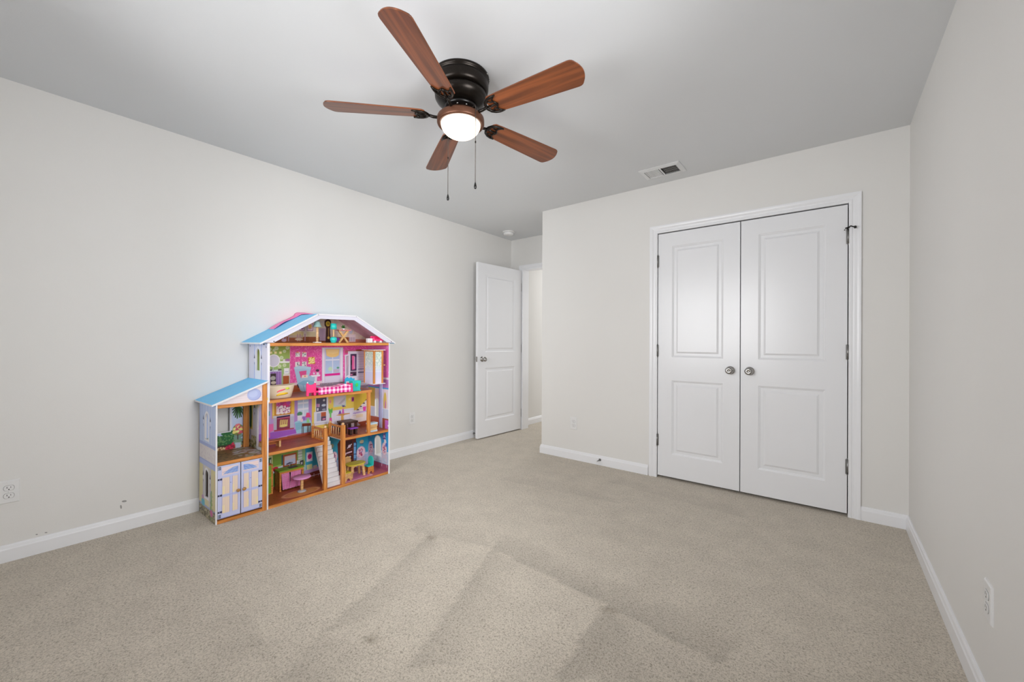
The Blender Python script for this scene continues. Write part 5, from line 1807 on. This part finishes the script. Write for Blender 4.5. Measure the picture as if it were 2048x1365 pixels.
# attic right: red sofa, white box
t = toy('toy_armchair', 'red-pink toy armchair with white feet at the right end of the dollhouse attic', 'toy chair', 1.138, 0.050, F3)
MB().box((-0.045, -0.028, 0.012), (0.045, 0.030, 0.030)).build('seat', M['hotpink'], t, bev=0.003)
MB().box((-0.045, 0.018, 0.026), (0.045, 0.030, 0.056)).build('backrest', M['hotpink'], t, bev=0.004)
MB().box((-0.048, -0.026, 0.020), (-0.036, 0.026, 0.044)).build('armrest', M['hotpink'], t, bev=0.004)
MB().box((0.036, -0.026, 0.020), (0.048, 0.026, 0.044)).build('armrest', M['hotpink'], t, bev=0.004)
for x in (-0.034, 0.020):
    MB().box((x - 0.008, -0.030, 0), (x + 0.008, -0.014, 0.018)).build('foot', M['whitep'], t, bev=0.001)
t = toy('toy_box', 'white ribbed toy box beside the red armchair in the dollhouse attic', 'toy box', 1.066, 0.046, F3)
MB().box((-0.021, -0.016, 0), (0.021, 0.016, 0.036)).build('box_body', M['whitep'], t, bev=0.002)
for x in (-0.012, 0, 0.012):
    MB().box((x - 0.002, -0.0172, 0.003), (x + 0.002, -0.0158, 0.034)).build('rib', M['white_edge'], t)

# bathtub
t = toy('toy_bathtub', 'cream toy bathtub scribbled with pink, yellow and green marker in the dollhouse bathroom', 'toy bathtub', 0.392, 0.078, F2)
mb = MB()
sec = [(0.0, 0.74, 0.66), (0.004, 0.78, 0.74), (0.038, 0.88, 0.86), (0.080, 0.99, 0.97), (0.087, 1.02, 1.0), (0.087, 0.94, 0.88), (0.038, 0.80, 0.72), (0.012, 0.60, 0.5)]
rings = []
N_ = 32
for z, kx, ky in sec:
    pts = []
    for k in range(N_):
        a = 2 * PI * k / N_
        ca, sa = math.cos(a), math.sin(a)
        pts.append((0.092 * kx * math.copysign(abs(ca) ** 0.55, ca), 0.050 * ky * math.copysign(abs(sa) ** 0.6, sa), z + (0.008 * (z / 0.087) * (abs(ca) ** 3))))
    rings.append(mb.add(pts))
for a, b in zip(rings, rings[1:]):
    for k in range(N_):
        mb.quad([a + k, a + (k + 1) % N_, b + (k + 1) % N_, b + k], True)
mb.quad([rings[0] + k for k in range(N_)][::-1])
mb.quad([rings[-1] + k for k in range(N_)])
tub = mb.build('tub', M['cream'], t)
for nm, cl, pts, r in (('pink_scribble', (240, 84, 120), [(-0.034, 0.036), (-0.018, 0.043), (0.0, 0.046), (0.018, 0.050)], 0.0052), ('yellow_scribble', (232, 190, 40), [(-0.036, 0.018), (-0.012, 0.024), (0.014, 0.025), (0.036, 0.027)], 0.0085), ('green_scribble', (206, 222, 60), [(0.020, 0.052), (0.034, 0.054), (0.044, 0.051)], 0.0085)):
    path = [(x, -0.050 * (0.735 + 2.9 * z * 1.25) * (1 - 0.10 * abs(x / 0.09) ** 3) + 0.0005, z * 1.25) for x, z in pts]
    MB().tube(path, [r * 0.6] + [r] * (len(path) - 2) + [r * 0.6], 8).build(nm, mat(nm, cl, 0.5), tub)

# pink bed
t = toy('toy_bed', 'hot pink toy bed in the dollhouse bedroom under the gingham blanket', 'toy bed', 0.735, 0.020, F2)
fb = MB()
fb.prism([(-0.034 - 0.156, 0.022), (-0.034 - 0.156, 0.088), (-0.026 - 0.156, 0.092), (-0.016 - 0.156, 0.082), (-0.156, 0.078), (0.016 - 0.156, 0.082), (0.026 - 0.156, 0.092), (0.034 - 0.156, 0.088), (0.034 - 0.156, 0.022)], 'y', -0.012, 0.0)
fb.build('footboard', M['hotpink'], t, bev=0.0015)
hb = MB()
hb.prism([(-0.036, 0.022), (-0.036, 0.066), (-0.028, 0.070), (0.0, 0.062), (0.028, 0.070), (0.036, 0.066), (0.036, 0.022)], 'x', 0.138, 0.150)
hb.build('headboard', M['hotpink'], t, bev=0.0015)
MB().box((-0.128, -0.033, 0.022), (0.138, 0.033, 0.034)).build('bed_base', M['hotpink'], t, bev=0.001)
for x, y in ((-0.182, -0.006), (-0.130, -0.006), (-0.128, 0.028), (0.144, -0.030), (0.144, 0.030)):
    MB().box((x - 0.008, y - 0.006, 0), (x + 0.008, y + 0.006, 0.024)).build('leg', M['hotpink'], t, bev=0.001)
for x in (-0.182, -0.130):
    MB().ball((x, -0.006, 0.096), 0.005, 10, 8).build('bedpost_ball', M['whitep'], t)
# gingham blanket: woven squares as coloured points
cg = Canvas(0.0, 0.252, 0.0, 0.172, (252, 226, 240), 0.0022)
ck = 0.0310
su, sb = (np.floor(cg.A / (ck / 2)) % 2 == 0), (np.floor(cg.B / (ck / 2)) % 2 == 0)
cg.c = np.where((su & sb)[..., None], np.array((206, 22, 126.)), np.where((su ^ sb)[..., None], np.array((246, 150, 200.)), cg.c))
def drape(a, b):
    x = a - 0.120
    s = b - 0.086
    top = 0.0345 + 0.0205
    y = np.where(np.abs(s) < 0.0365, s, np.sign(s) * (0.0365 + 0.0035 * np.sin(a * 60)))
    z = np.where(np.abs(s) < 0.0365, top + 0.002 * np.sin(a * 40 + s * 30), top - (np.abs(s) - 0.0365))
    z = z + 0.012 * np.exp(-((x - 0.085) / 0.03) ** 2) * (np.abs(s) < 0.0365)
    return x, y, np.maximum(z, 0.003)
bl = cg.sheet('gingham_blanket', print_mat('gingham_cotton', 0.85), drape, None, None, 0.002)
bl.location, bl.rotation_euler = W(0.737, 0.020, F2), (0, 0, RZ)
tag(bl, 'pink and white gingham blanket draped over the pink toy bed', 'blanket')
for p_ in bl.data.polygons:
    p_.use_smooth = True
# teal bin and blue chair
t = toy('toy_bin', 'turquoise toy bin with a green smear right of the pink bed', 'toy bin', 0.934, 0.036, F2)
mb = MB()
lo = [(0.028, 0.022, 0.0), (0.030, 0.024, 0.004), (0.036, 0.028, 0.080), (0.034, 0.026, 0.082), (0.030, 0.022, 0.070)]
ix_ = [mb.add([(-a, -b, z), (a, -b, z), (a, b, z), (-a, b, z)]) for a, b, z in lo]
for a, b in zip(ix_, ix_[1:]):
    for k in range(4):
        mb.quad([a + k, a + (k + 1) % 4, b + (k + 1) % 4, b + k])
mb.quad([ix_[0] + k for k in range(4)][::-1])
mb.quad([ix_[-1] + k for k in range(4)])
bn = mb.build('bin_body', M['teal'], t, bev=0.004)
MB().ball((0, 0, 0), 0.0125, 14, 8).build('green_smear', mat('green_smear', (60, 206, 90), 0.5), bn, loc=(0.000, -0.0268, 0.050), rot=(0, 0, 0)).scale = (1, 0.12, 1.25)
MB().box((0.026, -0.026, 0), (0.036, 0.020, 0.007)).build('bin_foot', M['teal'], t, bev=0.001)
t = toy('toy_chair', 'bright blue toy chair behind the pink bed', 'toy chair', 0.965, 0.170, F2)
MB().prism([(-0.042, 0.0), (0.042, 0.0), (0.042, 0.088), (0.030, 0.084), (0.012, 0.098), (-0.006, 0.090), (-0.020, 0.102), (-0.042, 0.088)], 'y', -0.004, 0.004).build('backrest', M['brightblue'], t, bev=0.001)
MB().box((-0.034, -0.0055, 0.020), (0.034, -0.0035, 0.066)).build('back_panel', M['whitep'], t)
MB().box((-0.042, -0.050, 0.030), (0.042, 0, 0.040)).build('seat', M['brightblue'], t, bev=0.001)
for x in (-0.038, 0.038):
    MB().box((x - 0.004, -0.050, 0), (x + 0.004, -0.042, 0.032)).build('leg', M['brightblue'], t)

# living room: bench, dark table, stool, chest
t = toy('toy_bench', 'long low wooden toy bench at the left of the dollhouse living room', 'toy bench', 0.353, 0.135, F1)
MB().box((-0.056, -0.030, 0.042), (0.062, 0.030, 0.050)).build('bench_top', M['chestnut'], t, bev=0.001)
for x in (-0.052, 0.054):
    MB().box((x - 0.006, -0.030, 0), (x + 0.007, 0.030, 0.043)).build('leg', M['natural'], t, bev=0.001)
MB().box((-0.048, 0.020, 0.014), (0.048, 0.028, 0.036)).build('stretcher', M['chestnut'], t)
t = toy('toy_dining_table', 'dark brown wooden toy table upstairs between stair railing and post', 'toy table', 0.950, 0.170, F1)
MB().box((-0.060, -0.055, 0.078), (0.060, 0.062, 0.092)).build('tabletop', M['espresso'], t, bev=0.0015)
for x in (-0.046, 0.046):
    for y in (-0.043, 0.050):
        MB().box((x - 0.009, y - 0.009, 0), (x + 0.009, y + 0.009, 0.080)).build('leg', M['espresso'], t, bev=0.001)
t = toy('toy_stool', 'toy stool with purple top and dark legs in front of the dark brown table', 'toy stool', 0.932, 0.062, F1)
MB().box((-0.034, -0.022, 0.046), (0.034, 0.022, 0.053)).build('seat', M['purple'], t, bev=0.001)
for x in (-0.022, 0.022):
    MB().box((x - 0.009, -0.017, 0), (x + 0.009, 0.017, 0.047)).build('leg', M['espresso'], t, bev=0.001)
t = toy('toy_chest', 'small cream toy chest with pale blue lid right of the wooden post', 'toy chest', 1.088, 0.040, F1)
MB().box((-0.034, -0.024, 0.012), (0.034, 0.024, 0.060)).build('chest_body', M['natural'], t, bev=0.001)
MB().box((-0.038, -0.028, 0.0), (0.036, 0.026, 0.013)).build('chest_plinth', M['paleblue'], t, bev=0.001)
MB().box((-0.038, -0.028, 0.060), (0.040, 0.026, 0.074)).build('lid', M['paleblue'], t, bev=0.003)
MB().lathe([(0.007, 0), (0.007, 0.010)], (0.034, -0.010, 0.048), 12, 'x').build('knob', M['whitep'], t)

# kitchen
t = toy('toy_fridge', 'green two-door toy fridge with wooden side at the left of the dollhouse kitchen', 'toy fridge', 0.366, 0.245, F0)
MB().box((-0.040, -0.028, 0.0), (0.040, 0.030, 0.212)).build('fridge_body', M['honey'], t, bev=0.001)
for z0, z1 in ((0.008, 0.116), (0.122, 0.206)):
    dr = MB().box((-0.036, -0.0305, z0), (0.028, -0.0275, z1)).build('fridge_door', M['green'], t, bev=0.0008, seg=1)
    MB().box((-0.008, -0.034, z1 - 0.050 if z0 < 0.1 else z0 + 0.012), (-0.002, -0.0300, z1 - 0.016 if z0 < 0.1 else z0 + 0.046)).build('handle', M['slot'], dr)
t = toy('toy_kitchen_counter', 'wooden toy kitchen counter with green worktop and pink gingham curtain', 'toy counter', 0.523, 0.245, F0)
cx0, cx1 = -0.076, 0.094
for x in (cx0, cx1 - 0.012):
    MB().box((x, -0.036, 0), (x + 0.012, 0.044, 0.142)).build('side_panel', M['honey'], t, bev=0.0008, seg=1)
MB().box((cx0 + 0.012, -0.036, 0.128), (cx1 - 0.012, -0.028, 0.142)).build('front_rail', M['honey'], t, bev=0.0008, seg=1)
MB().box((cx0 - 0.004, -0.040, 0.142), (cx1 + 0.004, 0.046, 0.152)).build('worktop', M['green'], t, bev=0.0008, seg=1)
MB().box((0.000, -0.022, 0.1522), (0.060, 0.022, 0.1538)).build('sink', M['espresso'], t)
MB().tube([(0.030, 0.028, 0.152), (0.030, 0.028, 0.180), (0.030, 0.012, 0.186), (0.030, 0.004, 0.176)], 0.0022, 8).build('tap', M['nickel'], t)
MB().box((cx0 + 0.012, 0.040, 0.0), (cx1 - 0.012, 0.043, 0.14)).build('back_board', M['espresso'], t)


def curtain(x0, x1, skew):
    c = Canvas(0, x1 - x0, 0, 0.118, (206, 84, 160), 0.0016)
    n = 0.0068
    su, sb = (np.floor(c.A / (n / 2)) % 2 == 0), (np.floor(c.B / (n / 2)) % 2 == 0)
    c.c = np.where((su & sb)[..., None], np.array((238, 190, 222.)), np.where((su ^ sb)[..., None], np.array((220, 124, 184.)), c.c))
    o = c.sheet('gingham_curtain', bl.data.materials[0], lambda a, b: (x0 + a + skew * (0.118 - b), -0.0330 - 0.0028 * np.sin(a * 300) - 0.004 * (0.118 - b) / 0.118, b + 0.010), None, t, 0.0008)
    for p_ in o.data.polygons:
        p_.use_smooth = True


curtain(cx0 + 0.013, -0.006, 0.06)
curtain(0.002, cx1 - 0.014, -0.06)
t = toy('toy_pedestal_table', 'round orchid-pink toy table on a wooden pedestal in the dollhouse kitchen', 'toy table', 0.557, 0.105, F0)
MB().lathe([(0.030, 0), (0.030, 0.003), (0.022, 0.009), (0.010, 0.011), (0.0002, 0.0115)], seg=28).build('foot', M['grey'], t)
MB().box((-0.008, -0.008, 0.010), (0.008, 0.008, 0.102)).build('pedestal', M['natural'], t, bev=0.001)
MB().lathe([(0.0002, 0.100), (0.058, 0.100), (0.060, 0.103), (0.060, 0.107), (0.058, 0.110), (0.0002, 0.110)], seg=40).build('tabletop', M['orchid'], t)

# dining room
t = toy('toy_dining_table', 'yellow D-shaped toy table with natural legs in the dollhouse dining room', 'toy table', 0.985, 0.110, F0)
mb = MB()
pts = []
for k in range(40):
    a = 2 * PI * k / 40
    pts.append((0.078 * math.copysign(abs(math.cos(a)) ** 0.75, math.cos(a)), 0.055 * math.copysign(abs(math.sin(a)) ** 0.75, math.sin(a))))
mb.prism(pts, 'z', 0.098, 0.107, True)
mb.build('tabletop', M['yellow'], t, bev=0.002)
for s in (-1, 1):
    for y in (-1, 1):
        mb = MB()
        mb.bar((s * 0.056, y * 0.036, 0), (s * 0.046, y * 0.028, 0.099), 0.017, 0.013, (0, 1, 0))
        mb.build('leg', M['natural'], t)
MB().prism([(-0.044, 0.068), (-0.044, 0.097), (0.044, 0.097), (0.044, 0.068), (0.030, 0.082), (0.0, 0.088), (-0.030, 0.082)], 'y', -0.034, -0.026).build('apron', M['natural'], t)


def toy_chair(label, u, v, rot, seat, side, back=True):
    t = toy('toy_chair', label, 'toy chair', u, v, F0, rot, 'toy chairs round the yellow table')
    MB().box((-0.030, -0.030, 0.058), (0.030, 0.024, 0.066)).build('seat', seat, t, bev=0.002)
    for x in (-0.026, 0.026):
        MB().prism([(-0.032, 0), (-0.018, 0), (-0.012, 0.014), (-0.002, 0.020), (0.008, 0.014), (0.014, 0), (0.030, 0), (0.026, 0.058), (-0.026, 0.058)], 'x', x - 0.004, x + 0.004).build('side_leg', side, t)
    MB().prism([(-0.030, 0.062), (0.030, 0.062), (0.032, 0.100), (0.026, 0.122), (0.014, 0.134), (0.0, 0.138), (-0.014, 0.134), (-0.026, 0.122), (-0.032, 0.100)], 'y', 0.018, 0.026).build('backrest', seat if back else side, t, bev=0.002)
    return t


toy_chair('toy chair with turquoise seat and back and orange wooden sides, right of the yellow table', 1.098, 0.098, -PI / 2 + 0.15, M['teal'], M['honey'])
toy_chair('yellow-seated toy chair left of the yellow table, half behind the stair post', 0.884, 0.074, PI / 2, M['yellow'], M['natural'], False)
toy_chair('pale wooden toy chair behind the yellow table against the printed cabinet', 0.985, 0.212, 0.0, M['natural'], M['natural'])
